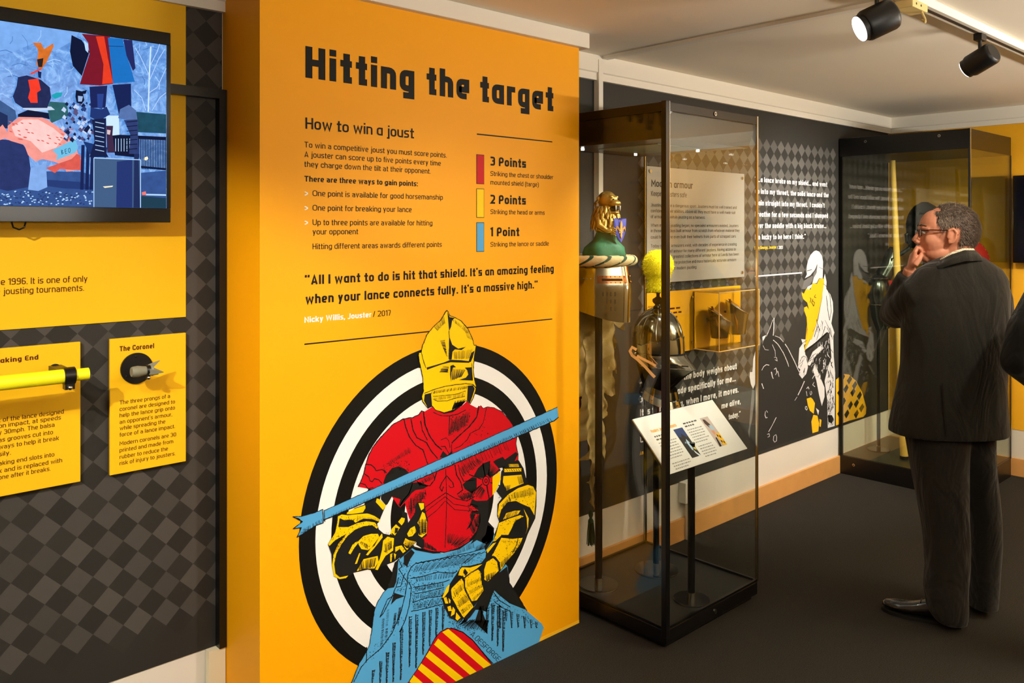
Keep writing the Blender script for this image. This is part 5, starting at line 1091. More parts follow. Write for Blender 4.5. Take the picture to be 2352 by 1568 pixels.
zs = [1.288, 1.285, 1.278, 1.27, 1.258, 1.245, 1.228, 1.21, 1.19, 1.17, 1.15, 1.13, 1.115, 1.10, 1.085]
q.loft([[arP(-math.pi+2*math.pi*j/n_, z, prS) for j in range(n_)] for z in zs], cap=False).build('skull', M_dst, ar, smooth='all')
for k in range(10):   # raised meridian ribs
    th = -math.pi+2*math.pi*(k+.5)/10
    MB().tube([arP(th+.1*math.sin(z*20), z, prS, .0008) for z in zs[1:11]], .0018, 5).build('rib', M_steel, ar, smooth=True)
# brow plate with scalloped upper edge
def zb_(th): return 1.135+.03*math.cos(th)-.012*abs(math.sin(th*5))
m_ = MB(); rr_ = []
for f in range(6):
    rr_.append([arP(th, 1.0875+(zb_(th)-1.0875)*f/5, prS, .0035) for th in [-2.1+4.2*j/60 for j in range(61)]])
m_.loft(rr_, cap=False, closed=False).build('brow_plate', M_steel, ar, smooth='all')
MB().tube(rr_[-1], .0016, 5).build('brow_edge', M_chr, ar, smooth=True)
prV = [(1.092, .106, .112, .121, .006), (1.083, .107, .108, .125, .008), (1.074, .108, .106, .13, .012), (1.045, .105, .10, .135, .045), (1.025, .100, .096, .13, .070), (1.01, .097, .09, .12, .060), (.97, .086, .08, .095, .035), (.935, .075, .07, .078, .014), (.915, .070, .066, .07, .004)]
def vloft(z0, z1, n, t0, t1, off): 
    return MB().loft([[arP(t0+(t1-t0)*j/44, z0+(z1-z0)*i/n, prV, off) for j in range(45)] for i in range(n+1)], cap=False, closed=False)
vloft(1.092, 1.078, 2, -math.pi, math.pi, -.003).build('sight_gap', M_dark, ar)
vloft(1.080, 1.0255, 8, -1.9, 1.9, .002).build('visor', M_steel, ar, smooth='all')
vloft(1.0255, .915, 12, -math.pi, math.pi, 0).build('bevor', mat('dark_bevor_steel', (84, 78, 64), .18, 1), ar, smooth='all')  # bevor plate is of darker steel than the visor
vloft(1.085, .98, 8, 1.2, math.pi+1.9, -.001).build('cheek_plate', M_steel, ar, smooth='all')
for s_ in (-1, 1):
    vloft(1.043, 1.038, 1, s_*.16, s_*.34, .0036).build('eye_slit', M_dark, ar); vloft(1.047, 1.042, 1, s_*.42, s_*.62, .0036).build('eye_slit', M_dark, ar)
MB().tube([arP(th, 1.0255, prV, .002) for th in [-1.9+3.8*j/50 for j in range(51)]], .0018, 5).build('visor_edge', M_chr, ar, smooth=True)
def neck(z0, z1, r0, r1, dz, nm, m_):
    rg = []
    for i in range(4):
        f = i/3; r = r0+(r1-r0)*f; z = z0+(z1-z0)*f
        rg.append([Vector((AX+r*math.sin(a), AY_-.012-r*1.12*math.cos(a), z-dz*math.cos(a))) for a in [2*math.pi*j/40 for j in range(41)]])
    return MB().loft(rg, cap=False, closed=False).build(nm, m_, ar, smooth='all')
neck(.935, .900, .072, .080, .026, 'gorget_lame', M_dst); neck(.902, .868, .080, .090, .034, 'gorget_lame', M_steel)
for k in range(9):
    a = 2*math.pi*k/9; MB().ell((AX+.088*math.sin(a), AY_-.012-.088*1.12*math.cos(a), .886-.033*math.cos(a)), (.0035, .0035, .0035), n=8, m=5).build('rivet', M_chr, ar, smooth=True)
M_tan = mat('pale_tan_leather', (226, 156, 84), .5, bump=.15)
def tstr(pts, dt, w, nm):
    P = [at(x, y, 3.817+dt) for x, y in pts]; m_ = MB()
    rgs = []
    for i, p in enumerate(P):
        d = (P[min(i+1, len(P)-1)]-P[max(i-1, 0)]).normalized(); s_ = d.cross(FW).normalized()*w/2; o = -FW*.0015
        rgs.append([p-s_+o, p+s_+o, p+s_-o, p-s_-o])
    return tag(m_.loft(rgs).build(nm, M_tan, ar), 'pale tan leather strap')
tstr([(1462,803),(1452,797),(1447,806),(1452,816),(1463,824),(1482,842),(1496,858),(1504,866)], -.125, .013, 'strap'); tstr([(1463,817),(1476,824),(1492,832),(1506,840)], -.118, .011, 'strap')
MB().box(tuple(at(1459, 812, 3.69)-Vector((.006, .003, .006))), tuple(at(1459, 812, 3.69)+Vector((.006, .003, .006)))).build('buckle', M_chr, ar, bevel=.002)
MB().lathe([(.024, 1.282), (.022, 1.290), (.016, 1.295), (.014, 1.302), (.021, 1.308), (.026, 1.316), (.025, 1.326), (.016, 1.332), (.008, 1.338), (.008, 1.352), (.03, 1.356), (.045, 1.358), (.045, 1.361)], (AX, AY_, 0), 24).build('finial', mat('black_bronze', (40, 36, 28), .25, 1), ar, smooth=True)
# plain fluffy plume
M_fl = mat('yellow_plume', (250, 236, 20), .9)
pl = thing('yellow_plume', (AX, AY_, 1.361), 'bright yellow fluffy plume tuft on the finial of the pointed visor helmet', 'plume')
q = MB(); q.lathe([(.046, 1.361), (.050, 1.375), (.048, 1.41), (.050, 1.43), (.062, 1.45), (.068, 1.475), (.066, 1.50), (.055, 1.525), (.032, 1.545), (.004, 1.552)], (AX, AY_, 0), 32); q.build('core', M_fl, pl, smooth='all')
core = q; q = MB()
PRF = [(.046, 1.361), (.050, 1.38), (.048, 1.41), (.050, 1.43), (.062, 1.45), (.068, 1.475), (.066, 1.50), (.055, 1.525), (.032, 1.545), (.004, 1.552)]
for k in range(8000):
    t_ = RL.random()*(len(PRF)-1.001); i = int(t_); f = t_-i; r = PRF[i][0]+(PRF[i+1][0]-PRF[i][0])*f; z = PRF[i][1]+(PRF[i+1][1]-PRF[i][1])*f
    if RL.random() > (r+.01)/.078: continue
    a = RL.uniform(0, 6.283); n0 = Vector((math.cos(a), math.sin(a), (z-1.46)*9)).normalized(); p = Vector((AX+r*math.cos(a), AY_+r*math.sin(a), z)); s_ = n0.cross(Vector((RL.uniform(-1, 1), RL.uniform(-1, 1), RL.uniform(-1, 1)))).normalized()
    tip = p+n0*RL.uniform(.003, .007)+Vector((RL.uniform(-1, 1), RL.uniform(-1, 1), RL.uniform(-1, .4)))*.006
    q.add([p+s_*.0013, p-s_*.0013, tip], [(0, 1, 2)])
tag(q.build('fluff', M_fl, pl, fix=False), kind='stuff')

# ---- white reading board
rb = thing('reading_board', (2.98, 2.08, .66), 'tilted white reading board with two small pictures at the front of the left glass case', 'board')
A0, B0 = Vector((2.691, 1.998, .674)), Vector((3.268, 1.998, .674)); A1, B1 = Vector((2.691, 2.18, .863)), Vector((3.268, 2.18, .863))
ev = (A1-A0); nrm = (B0-A0).cross(ev).normalized(); 
if nrm.z < 0: nrm = -nrm
MB().prism([A0, B0, B1, A1], -nrm*.005).build('white_sheet', mat('white_card', (232, 230, 222), .5), rb)
MB().prism([A0-nrm*.0055+ev*.01, B0-nrm*.0055+ev*.01, B1-nrm*.0055, A1-nrm*.0055], -nrm*.010).build('black_backing', M_black, rb)
def BP(s, t, o=.0004): return A0+(B0-A0)*s+ev*t+nrm*o
def bt(mb, txt, s, t, e, cap, st):
    vs, fs, w_ = stroke_text(txt, st); W_ = (B0-A0).length; Hh = ev.length
    mb.add([BP(s+p[0]/w_*(e-s), t+p[1]*cap/Hh, .0004+p[2]) for p in vs], fs)
q = MB(); bt(q, 'Modern Jousting Helmets', .10, .70, .40, .016, .18); q.build('heading', mat('orange_ink', (240, 170, 30), .5), rb)
q = MB(); g_ = MB()
for s0, t0, n, e0 in ((.10, .615, 2, .27), (.48, .70, 2, .62)):
    for k in range(n):
        x = s0
        while x < e0-k*.03: w_ = RL.uniform(.014, .035); g_.add([BP(x, t0-k*.055), BP(x+w_, t0-k*.055), BP(x+w_, t0-k*.055+.026), BP(x, t0-k*.055+.026)], [(0, 1, 2, 3)]); x += w_+.008
for s0, t0, n, e0 in ((.10, .50, 7, .30), (.10, .10+.03, 3, .30), (.48, .58, 6, .66), (.48, .27, 5, .66)):
    for k in range(n):
        x = s0
        while x < e0-(.05 if k == n-1 else RL.uniform(0, .02)): w_ = RL.uniform(.008, .028); t = t0-k*.047; q.add([BP(x, t), BP(x+w_, t), BP(x+w_, t+.017), BP(x, t+.017)], [(0, 1, 2, 3)]); x += w_+.006
q.build('small_print', mat('grey_print', (150, 148, 142), .6), rb); g_.build('small_print', mat('dark_print', (84, 82, 78), .6), rb)
def pic(s0, t0, s1, t1, base, shapes):
    p = MB(); p.add([BP(s0, t0), BP(s1, t0), BP(s1, t1), BP(s0, t1)], [(0, 1, 2, 3)]); o = p.build('picture', mat('pic_%d' % base[0], base, .5), rb)
    for i, (col, P) in enumerate(shapes):
        p = MB(); p.add([BP(s0+(s1-s0)*x, t0+(t1-t0)*y, .0006+i*.0001) for x, y in P], [tuple(range(len(P)))]); p.build('picture_shape', mat('picc_%d_%d_%d' % col, col, .5), o)
pic(.335, .13, .445, .66, (44, 40, 36), [((44, 62, 110), [(0,1),(0,.75),(.3,.7),(.5,.82),(.8,.66),(1,.72),(1,1)]), ((180, 205, 225), [(.45,.5),(.6,.62),(.72,.5),(.68,.25),(.5,.22)]), ((220, 228, 235), [(.6,.24),(.8,.1),(1,0),(.8,0),(.62,.12)]), ((206, 190, 90), [(.75,.35),(.95,.3),(.95,.2),(.75,.24)]), ((160, 190, 216), [(.25,.5),(.38,.55),(.38,.47)])])
pic(.70, .17, .805, .73, (196, 178, 168), [((76, 52, 44), [(.2,.95),(.45,.92),(.65,.75),(.6,.62),(.35,.66),(.15,.8)]), ((160, 196, 214), [(.4,.72),(.75,.70),(.8,.55),(.5,.56)]), ((220, 150, 110), [(.3,.55),(.6,.52),(.6,.38),(.35,.4)]), ((36, 30, 28), [(.25,.3),(.4,.3),(.3,.0),(.05,.0)]), ((244, 186, 20), [(.5,.42),(1,.4),(1,.0),(.55,.02)]), ((30, 26, 20), [(.6,.4),(.7,.34),(.62,.28),(.54,.33)]), ((30, 26, 20), [(.8,.36),(.9,.3),(.82,.22),(.72,.28)]), ((30, 26, 20), [(.62,.2),(.72,.14),(.64,.08),(.56,.14)]), ((30, 26, 20), [(.82,.16),(.92,.1),(.84,.04),(.76,.1)])])

# ============================================================ CONTENTS OF THE FAR CASE
p0 = at(2077, 1058, 5.50); zt = 2.134
lt = at(2051, 372, 5.52); lc = thing('lance', (p0.x, p0.y, .126), 'tall tapering pale yellow wooden lance upright in the far glass case', 'lance')
MB().cyl((p0.x, p0.y, .126), (p0.x, p0.y, .146), .028).build('black_foot', M_black, lc, smooth=True)
MB().tube([(p0.x, p0.y, .146), tuple((Vector((p0.x, p0.y, .126))+Vector((lt.x, lt.y, zt-.03)))/2), (lt.x, lt.y, zt-.03)], [.026, .024, .0145], 20).build('shaft', mat('pale_lance_wood', (236, 196, 96), .5, var=.06, vscale=6), lc, smooth=True)
M_gun = mat('gunmetal_armour', (92, 100, 96), .2, 1); M_blkst = mat('blackened_helmet', (28, 34, 34), .18, .7)
def pst(x, y, zt_, lab): return stand(x, y, zt_, .012, .075, lab, .125)
h = at(2124, 525, 5.62)
pst(h.x, h.y, 1.57, 'thin black pole stand under the blackened helmet in the far case')
bh = thing('black_helmet', (h.x, h.y, 1.55), 'blackened domed helmet behind the man\'s forehead in the far case', 'helmet')
q = MB(); rings = []
for i in range(12):
    f = i/11; z = 1.52+f*.31; r = .105*math.sin(math.pi*(.28+.72*(1-f)*.98+.0)) if f > .45 else .098+.012*f
    r = .115*math.sqrt(max(0, 1-((f-.45)/.56)**2)) if f > .45 else .098+.037*f
    rings.append([Vector((h.x+(r)*math.cos(a)*1.15, h.y+r*math.sin(a), z)) for a in [2*math.pi*j/32 for j in range(32)]])
q.loft(rings).build('dome', M_blkst, bh, smooth='all')
MB().tube([h+FW*0-RT*.095+Vector((0, 0, -.02)), h-RT*.125+Vector((0, 0, -.04)), h-RT*.12+Vector((0, 0, -.09)), h-RT*.09+Vector((0, 0, -.10))], .012, 10).build('side_loop', M_blkst, bh, smooth=True)
MB().tube([h-RT*.10+Vector((0, 0, -.13)), h-RT*.16+Vector((0, 0, -.17)), h-RT*.2+Vector((0, 0, -.19))], .014, 8).build('neck_guard', M_blkst, bh, smooth=True)
g0 = at(2018, 668, 5.72)
pst(g0.x, g0.y, 1.05, 'thin black pole stand under the steel arm defence in the far case')
sa_ = thing('arm_armour', (g0.x, g0.y, 1.0), 'gunmetal steel arm defence with curved plates at the left of the far case', 'armour')
q = MB(); q.ell(g0+Vector((0, 0, .0)), (.085, .07, .12)); q.build('elbow_plate', M_gun, sa_, smooth='all')
MB().tube([g0+RT*.03+Vector((0, 0, .10)), g0+RT*.075+Vector((0, 0, .18)), g0+RT*.09+Vector((0, 0, .26)), g0+RT*.10+Vector((0, 0, .30))], [.055, .052, .04, .02], 18).build('upper_cannon', M_gun, sa_, smooth=True)
MB().tube([g0+Vector((0, 0, -.08)), g0+RT*.01+Vector((0, 0, -.18)), g0+RT*.03+Vector((0, 0, -.26))], [.06, .055, .045], 18).build('lower_cannon', M_gun, sa_, smooth=True)
for z_ in (.09, -.09): MB().tube([g0+Vector((.08*math.cos(a), .065*math.sin(a), z_)) for a in [2*math.pi*j/24 for j in range(25)]], .004, 6, cap=False).build('rolled_edge', M_chr, sa_, smooth=True)
MB().box(tuple(g0+RT*.065-FW*.05+Vector((-.01, -.01, .045))), tuple(g0+RT*.065-FW*.05+Vector((.01, .01, .075)))).build('red_strap', mat('red_leather', (190, 30, 24), .5), sa_)
s0 = at(2218, 606, 5.55)
pst(s0.x, s0.y+.03, 1.26, 'thin black pole stand under the red shield in the far case')
rs = thing('red_shield', (s0.x, s0.y, 1.25), 'round red shield with gilt studs behind the man\'s neck in the far case', 'shield')
M_rs = mat('red_shield_paint', (206, 36, 30), .45); rings = []
for i in range(7):
    f = i/6; r = .165*math.sin(f*math.pi/2)+.001; o = .04*math.cos(f*math.pi/2)
    rings.append([s0-FW*o+RT*r*math.cos(a)+Vector((0, 0, r*1.05*math.sin(a))) for a in [2*math.pi*j/40 for j in range(40)]])
q = MB(); q.loft(rings); q.build('face', M_rs, rs, smooth='all')
for k in range(30):
    a = 2*math.pi*k/30; MB().ell(s0-FW*.012+RT*.154*math.cos(a)+Vector((0, 0, .162*math.sin(a))), (.005, .005, .005), n=8, m=5).build('stud', mat('gilt', (214, 170, 84), .32, .85), rs, smooth=True)

# wall screen on the far wall
fs_ = thing('dark_screen', (UF, 1.4, 1.43), 'switched off black screen on the far yellow wall at the right edge', 'screen')
MB().box((UF-.09, .85, 1.425), (UF-.05, 1.785, 2.0)).build('housing', M_bez, fs_, bevel=.004); MB().box((UF-.092, .875, 1.45), (UF-.09, 1.76, 1.98)).build('display_glass', mat('dark_display', (8, 8, 22), .08), fs_)
MB().box((UF-.05, 1.15, 1.55), (UF-.003, 1.5, 1.85)).build('bracket', M_black, fs_)

# ============================================================ LIGHTING TRACK
ZT = 2.436
tk = thing('lighting_track', (4.0, 1.18, ZC), 'white ceiling lighting track with dark slot carrying two black spotlights', 'track')
TL = 3.05
MB().box((TL, 1.155, ZT), (UF-.05, 1.205, ZC)).build('rail', M_corn, tk, bevel=.002); MB().box((TL+.01, 1.172, ZT-.001), (UF-.06, 1.188, ZT+.002)).build('slot', mat('slot_brown', (60, 44, 28), .7), tk)
MB().box((1.6, 1.155, ZT), (2.84, 1.205, ZC)).build('rail', M_corn, tk, bevel=.002)
MB().box((2.92, 1.15, ZT-.028), (3.05, 1.212, ZT)).build('feed_box', mat('cream_plastic', (222, 196, 128), .5), tk, bevel=.003); MB().box((2.84, 1.155, ZT), (3.05, 1.205, ZC)).build('feed_end', M_corn, tk)
for x_ in (2.95, 2.99): MB().cyl((x_, 1.149, ZT-.014), (x_, 1.1505, ZT-.014), .004).build('screw_hole', M_black, tk)
MB().tube([(3.02, 1.16, ZT-.028), (3.025, 1.15, ZT-.055), (3.04, 1.155, ZT-.062), (3.05, 1.17, ZT-.05)], .004, 8).build('cord_loop', mat('cream_plastic', (222, 196, 128), .5), tk, smooth=True)
M_spot = mat('spot_black', (12, 11, 10), .45)
def spot(p, axis, L_, r, lab, on, zmount):
    axis = Vector(axis).normalized(); t = thing('track_spotlight', (p.x, p.y, ZT), lab, 'spotlight')
    MB().box((p.x-.028, p.y-.016, ZT-.028), (p.x+.028, p.y+.016, ZT-.001)).build('adapter', M_spot, t, bevel=.002)
    MB().cyl((p.x, p.y, ZT-.028), (p.x, p.y, p.z+r*.8), .007).build('stem', M_spot, t, smooth=True)
    b = p-axis*L_/2; f = p+axis*L_/2; up = Vector((0, 0, 1)); a = axis.cross(up).normalized(); c_ = a.cross(axis)
    def rg(o, rr): return [b+axis*o+(a*math.cos(2*math.pi*j/36)+c_*math.sin(2*math.pi*j/36))*rr for j in range(36)]
    MB().loft([rg(0, r*.8), rg(.006, r*.95), rg(.014, r), rg(L_*.8, r), rg(L_*.86, r*.94), rg(L_*.87, r*.86), rg(L_, r*.86)]).build('housing', M_spot, t, smooth=True)
    MB().loft([rg(L_+.0005, r*.82), rg(L_+.003, r*.80)]).build('lens', mat('lit_lens', (255, 253, 250), .4, emit=9 if on else 0) if on else mat('dark_lens', (40, 40, 38), .1), t)
    return t
s1 = at(2018, 47, 2.70); s1.y = 1.18; spot(s1, -RT*.90+FW*.06-Vector((0, 0, .42)), .12, .052, 'lit black track spotlight showing its white lens, left of the cream feed box', True, 0)
s2 = at(2252, 139, 3.35); s2.y = 1.18; spot(s2, -RT*.50+FW*.85-Vector((0, 0, .42)), .125, .045, 'black track spotlight seen from behind, hanging right of the feed box', True, 0)
# ============================================================ PEOPLE
def fabric(name, rgb, rgb2, sc_=38, bump=.35):
    m = bpy.data.materials.new(name); m.use_nodes = True; nt = m.node_tree; N = nt.nodes; b = N['Principled BSDF']; L = nt.links
    tc = N.new('ShaderNodeTexCoord'); n1 = N.new('ShaderNodeTexNoise'); n1.inputs['Scale'].default_value = sc_*10; n1.inputs['Detail'].default_value = 3
    n2 = N.new('ShaderNodeTexNoise'); n2.inputs['Scale'].default_value = 5; n2.inputs['Detail'].default_value = 3; n2.inputs['Distortion'].default_value = 1.2
    mp = N.new('ShaderNodeMapping'); mp.inputs['Scale'].default_value = (1.6, 1.6, .7)
    L.new(tc.outputs['Object'], mp.inputs[0]); L.new(mp.outputs[0], n2.inputs['Vector']); L.new(tc.outputs['Object'], n1.inputs['Vector'])
    cr = N.new('ShaderNodeValToRGB'); cr.color_ramp.elements[0].position = .35; cr.color_ramp.elements[1].position = .7
    cr.color_ramp.elements[0].color = lin(rgb); cr.color_ramp.elements[1].color = lin(rgb2); L.new(n1.outputs['Fac'], cr.inputs[0]); L.new(cr.outputs[0], b.inputs['Base Color'])
    b.inputs['Roughness'].default_value = .85; b.inputs['Specular IOR Level'].default_value = .2; b.inputs['Sheen Weight'].default_value = .15
    bp = N.new('ShaderNodeBump'); bp.inputs['Strength'].default_value = bump; bp.inputs['Distance'].default_value = .06
    L.new(n2.outputs['Fac'], bp.inputs['Height']); L.new(bp.outputs[0], b.inputs['Normal']); return m
M_skin = mat('skin', (206, 138, 108), .5, var=.10, vscale=14, spec=.4)
M_skin.node_tree.nodes['Principled BSDF'].inputs['Subsurface Weight'].default_value = .12
M_skin.node_tree.nodes['Principled BSDF'].inputs['Subsurface Radius'].default_value = (.01, .004, .002)
M_jack = fabric('dark_tweed', (23, 21, 16), (37, 33, 26)); M_trou = fabric('dark_corduroy', (26, 23, 19), (38, 33, 28), 50, .5)
M_blkw = fabric('black_wool', (5, 5, 5), (12, 12, 12)); M_shoe = mat('black_leather', (16, 14, 12), .22, coat=.4)
M_hair = mat('greying_brown_hair', (78, 64, 54), .75, var=.35, vscale=60)
Zv = Vector((0, 0, 1))
def ringp(c, rx, fy, ax, ay, n=28, e=2.4):
    R_ = []
    for j in range(n):
        a = 2*math.pi*j/n; ca, sa2 = math.cos(a), math.sin(a)
        R_.append(c+ax*rx*math.copysign(abs(ca)**(2/e), ca)+ay*fy*math.copysign(abs(sa2)**(2/e), sa2))
    return R_
def head_mesh(q, c, f, l, neck_to):
    u = Zv; ax = (f, l, u)
    def P(a, b_, z): return c+f*a+l*b_+u*z
    q.ell(P(0, 0, .008), (.108, .078, .104), ax); q.ell(P(-.012, 0, .0), (.098, .082, .09), ax); q.ell(P(.055, 0, .02), (.062, .066, .072), ax)
    q.ell(P(.058, 0, -.045), (.058, .062, .066), ax); q.ell(P(.045, 0, -.09), (.062, .056, .046), ax); q.ell(P(.088, 0, -.112), (.024, .026, .024), ax)
    q.ell(P(.10, 0, -.072), (.026, .026, .020), ax)
    q.tube([P(.108, 0, .010), P(.120, 0, -.012), P(.134, 0, -.036), P(.137, 0, -.044)], [.009, .010, .013, .0125], 12)
    for s_ in (-1, 1):
        q.tube([P(.112, s_*.008, .013), P(.108, s_*.032, .016), P(.090, s_*.052, .008)], [.009, .010, .008], 10)
        q.ell(P(.126, s_*.010, -.046), (.010, .009, .008), ax); q.ell(P(.070, s_*.040, -.036), (.038, .020, .034), ax)
        # ear: rim, lobe, inner
        e0 = P(.012, s_*.080, -.018)
        q.tube([e0+f*.014+u*.002, e0+f*.012+u*.022+l*s_*.006, e0-f*.004+u*.030+l*s_*.010, e0-f*.016+u*.014+l*s_*.013, e0-f*.014-u*.010+l*s_*.010, e0-f*.002-u*.028+l*s_*.004, e0+f*.008-u*.030, e0+f*.010-u*.018], [.005, .0055, .0055, .0055, .0055, .007, .007, .005], 10)
        q.ell(e0+l*s_*.002, (.015, .006, .027), ax); q.ell(e0+f*.014-u*.006, (.005, .006, .008), ax)
    q.tube([P(.118, -.020, -.068), P(.126, 0, -.066), P(.118, .020, -.068)], [.005, .0075, .005], 8); q.tube([P(.116, -.018, -.079), P(.124, 0, -.080), P(.116, .018, -.079)], [.005, .0075, .005], 8)
    q.tube([P(-.020, 0, -.03), P(-.028, 0, -.09), neck_to], [.062, .062, .070], 20)
    return P
def face_parts(par, P, f, l, ctag, hairfn, glasses=True):
    ax = (f, l, Zv)
    for s_ in (-1, 1):
        MB().ell(P(.105, s_*.0265, -.005), (.0095, .010, .009), ax).build('eye', mat('eye_white', (176, 160, 146), .2), par, smooth=True)
        MB().ell(P(.1138, s_*.0275, -.005), (.002, .0055, .0055), ax).build('iris', mat('iris_brown', (50, 36, 28), .2), par, smooth=True)
        MB().tube([P(.119, s_*.014, .024), P(.115, s_*.034, .029), P(.100, s_*.050, .022)], [.003, .004, .002], 6, flat=.6).build('eyebrow', M_hair, par, smooth=True)
    hs = MB(); N_, M_ = 64, 40; R_ = (.113, .0855, .108); ok = {}
    vs = []; fs = []
    for i in range(M_+1):
        a = math.pi*(i/M_-.5)
        for j in range(N_):
            t = 2*math.pi*j/N_; vs.append((R_[0]*math.cos(a)*math.cos(t)-.004, R_[1]*math.cos(a)*math.sin(t), R_[2]*math.sin(a)+.008))
    for i in range(M_):
        for j in range(N_):
            k = (j+1) % N_; qd = (i*N_+j, i*N_+k, (i+1)*N_+k, (i+1)*N_+j)
            m_ = [sum(vs[x][d] for x in qd)/4 for d in range(3)]
            if hairfn(*m_): fs.append(qd)
    used = sorted({x for q_ in fs for x in q_}); mp = {x: i for i, x in enumerate(used)}
    hs.add([P(*vs[x]) for x in used], [tuple(mp[x] for x in q_) for q_ in fs])
    hr = hs.build('hair', M_hair, par, smooth='all'); md_ = hr.modifiers.new('s', 'SOLIDIFY'); md_.thickness = .006; md_.offset = -1
    RH = random.Random(4); q = MB(); n_ = 0
    while n_ < 9000:
        a = math.asin(RH.uniform(-1, 1)); t = RH.uniform(0, 6.283)
        m_ = (R_[0]*math.cos(a)*math.cos(t)-.004, R_[1]*math.cos(a)*math.sin(t), R_[2]*math.sin(a)+.008)
        if not hairfn(m_[0]-RH.uniform(-.004, .004), m_[1], m_[2]+RH.uniform(-.004, .004)): 
            n_ += .2; continue
        n_ += 1; p = P(*m_); nr = (p-P(-.004, 0, .008)).normalized(); d = (nr*.30-f*.25*(1 if m_[2] > .03 else .35)-Zv*(.9 if m_[2] < .06 else .3)+Vector((RH.uniform(-.3, .3), RH.uniform(-.3, .3), RH.uniform(-.3, .3)))).normalized()
        s_ = d.cross(nr).normalized()*.0007; L_ = RH.uniform(.010, .018); q.add([p-s_, p+s_, p+d*L_*.5+s_*.8+nr*.0015, p+d*L_], [(0, 1, 2), (0, 2, 3)])
    tag(q.build('hair_strands', mat('grey_hair_strands', (128, 112, 98), .6, var=.5, vscale=300), hr, fix=False), kind='stuff')
    if glasses:
        g = MB(); M_f = mat('tortoise_frame', (42, 22, 14), .25)
        for s_ in (-1, 1):
            g.tube([P(.121+.0*math.cos(a), s_*.033+.022*math.copysign(abs(math.cos(a))**.7, math.cos(a)), -.006+.0145*math.copysign(abs(math.sin(a))**.7, math.sin(a))) for a in [2*math.pi*k/20 for k in range(21)]], .0018, 6, cap=False)
            g.tube([P(.122, s_*.054, .003), P(.09, s_*.074, .006), P(.03, s_*.083, .004), P(.006, s_*.084, .002), P(-.012, s_*.083, -.016)], [.002, .0024, .0026, .0026, .0022], 6)
        g.tube([P(.125, -.013, .0), P(.127, 0, .003), P(.125, .013, .0)], .0018, 6); go = g.build('glasses_frame', M_f, par, smooth=True)
        for s_ in (-1, 1): MB().ell(P(.121, s_*.033, -.006), (.0008, .020, .0145), ax).build('lens', glass('spectacle_lens', (.97, .97, .96), .06, .6), go, smooth=True)
def shoe(par, heel, toe, ankle):
    d = (toe-heel); L_ = d.length; d.normalize(); s_ = Vector((d.y, -d.x, 0)); rg = []
    for t, w_, h_, lift in ((0, .022, .045, .0), (.03, .032, .07, .0), (.15, .036, .085, 0), (.30, .038, .085, 0), (.45, .040, .070, 0), (.60, .045, .052, 0), (.75, .047, .042, .002), (.88, .040, .036, .004), (.96, .026, .028, .006), (1, .010, .018, .008)):
        c = heel+d*L_*t; rg.append([c+s_*w_*math.cos(a)*(1 if math.sin(a) < .2 else .9)+Zv*(lift+.012+max(0, (h_)*(math.sin(a)*.5+.5))) for a in [2*math.pi*k/20 for k in range(20)]])
    MB().loft(rg).build('shoe', M_shoe, par, smooth='all')
    so = []
    for t, w_ in ((0, .024), (.05, .036), (.3, .040), (.5, .044), (.7, .051), (.88, .044), (.97, .028), (1.01, .010)): so.append((t, w_))
    pl_ = [heel+d*L_*t+s_*w_ for t, w_ in so]+[heel+d*L_*t-s_*w_ for t, w_ in reversed(so)]
    MB().prism([p+Zv*.001 for p in pl_], Zv*.014).build('sole', mat('sole_black', (10, 9, 8), .6), par)
    lc_ = MB()
    for k in range(3):
        c = heel+d*L_*(.36+.07*k)+Zv*(.098-.012*k); lc_.tube([c-s_*.022, c+Zv*.004, c+s_*.022], .0022, 6)
    lc_.build('laces', M_black, par, smooth=True)
def hand(q, wr, kn, side, pal_n, tips, r=.0088):
    """palm from wrist to knuckle centre; side = direction across knuckles index->little"""
    d = (kn-wr).normalized()
    rg = []
    for t, w_, th in ((-.5, .020, .018), (0, .025, .019), (.3, .033, .019), (.7, .040, .016), (1, .041, .013)):
        rg.append(ringp(wr.lerp(kn, t), w_, th, side, pal_n, 18, 2.2))
    q.loft(rg)
    for i, ch in enumerate(tips[:4]):
        base = kn+side*(-.030+.020*i)-d*.006; q.tube([base-d*.02, base]+ch, [r*1.02, r*1.1, r*1.05, r*.95, r*.8][:len(ch)+2], 10)
    q.tube([wr.lerp(kn, .25)-side*.018]+tips[4], [.015, .0125, .011, .0095][:len(tips[4])+1], 10)

# ---------------------------------------------------------- man in tweed jacket
T0 = 3.5
def PT(px, py, dt=0): return at(px, py, T0+dt)
gl = Vector((3.72, 1.30, 0))
mf = (-RT*.975+FW*.22).normalized(); ml = Vector((-mf.y, mf.x, 0))            # face forward, his left... pointing away or toward
mlat = -ml if ml.dot(FW) > 0 else ml                                          # lateral axis toward the camera
HC = PT(2180, 531, .03)
q = MB()
neck_to = PT(2203, 612, .02)
Pm = head_mesh(q, HC, mf, mlat, neck_to)
def rr(px, py, hw, hd, dt=0, e=2.4): return ringp(PT(px, py, dt), hw/544.6, hd, RT, FW, 28, e)
q.loft([rr(2203, 600, 40, .06), rr(2195, 640, 95, .085), rr(2192, 700, 100, .10), rr(2190, 850, 95, .10), rr(2186, 930, 90, .10), rr(2188, 965, 70, .08)])
q.tube([PT(2160, 955), PT(2170, 1200, -.03), PT(2182, 1395, -.06)], [.070, .05, .034], 16); q.tube([PT(2232, 955, .05), PT(2255, 1200, .07), PT(2256, 1370, .07)], [.062, .045, .034], 16)
shL, elL, wrL = PT(2110, 672, -.02), PT(2056, 722, .19), PT(2092, 618, .055)
q.tube([shL, elL, wrL], [.045, .038, .027], 14)
q.tube([PT(2280, 670, .05), PT(2296, 790, .08), PT(2240, 850, .22)], [.045, .038, .028], 14)
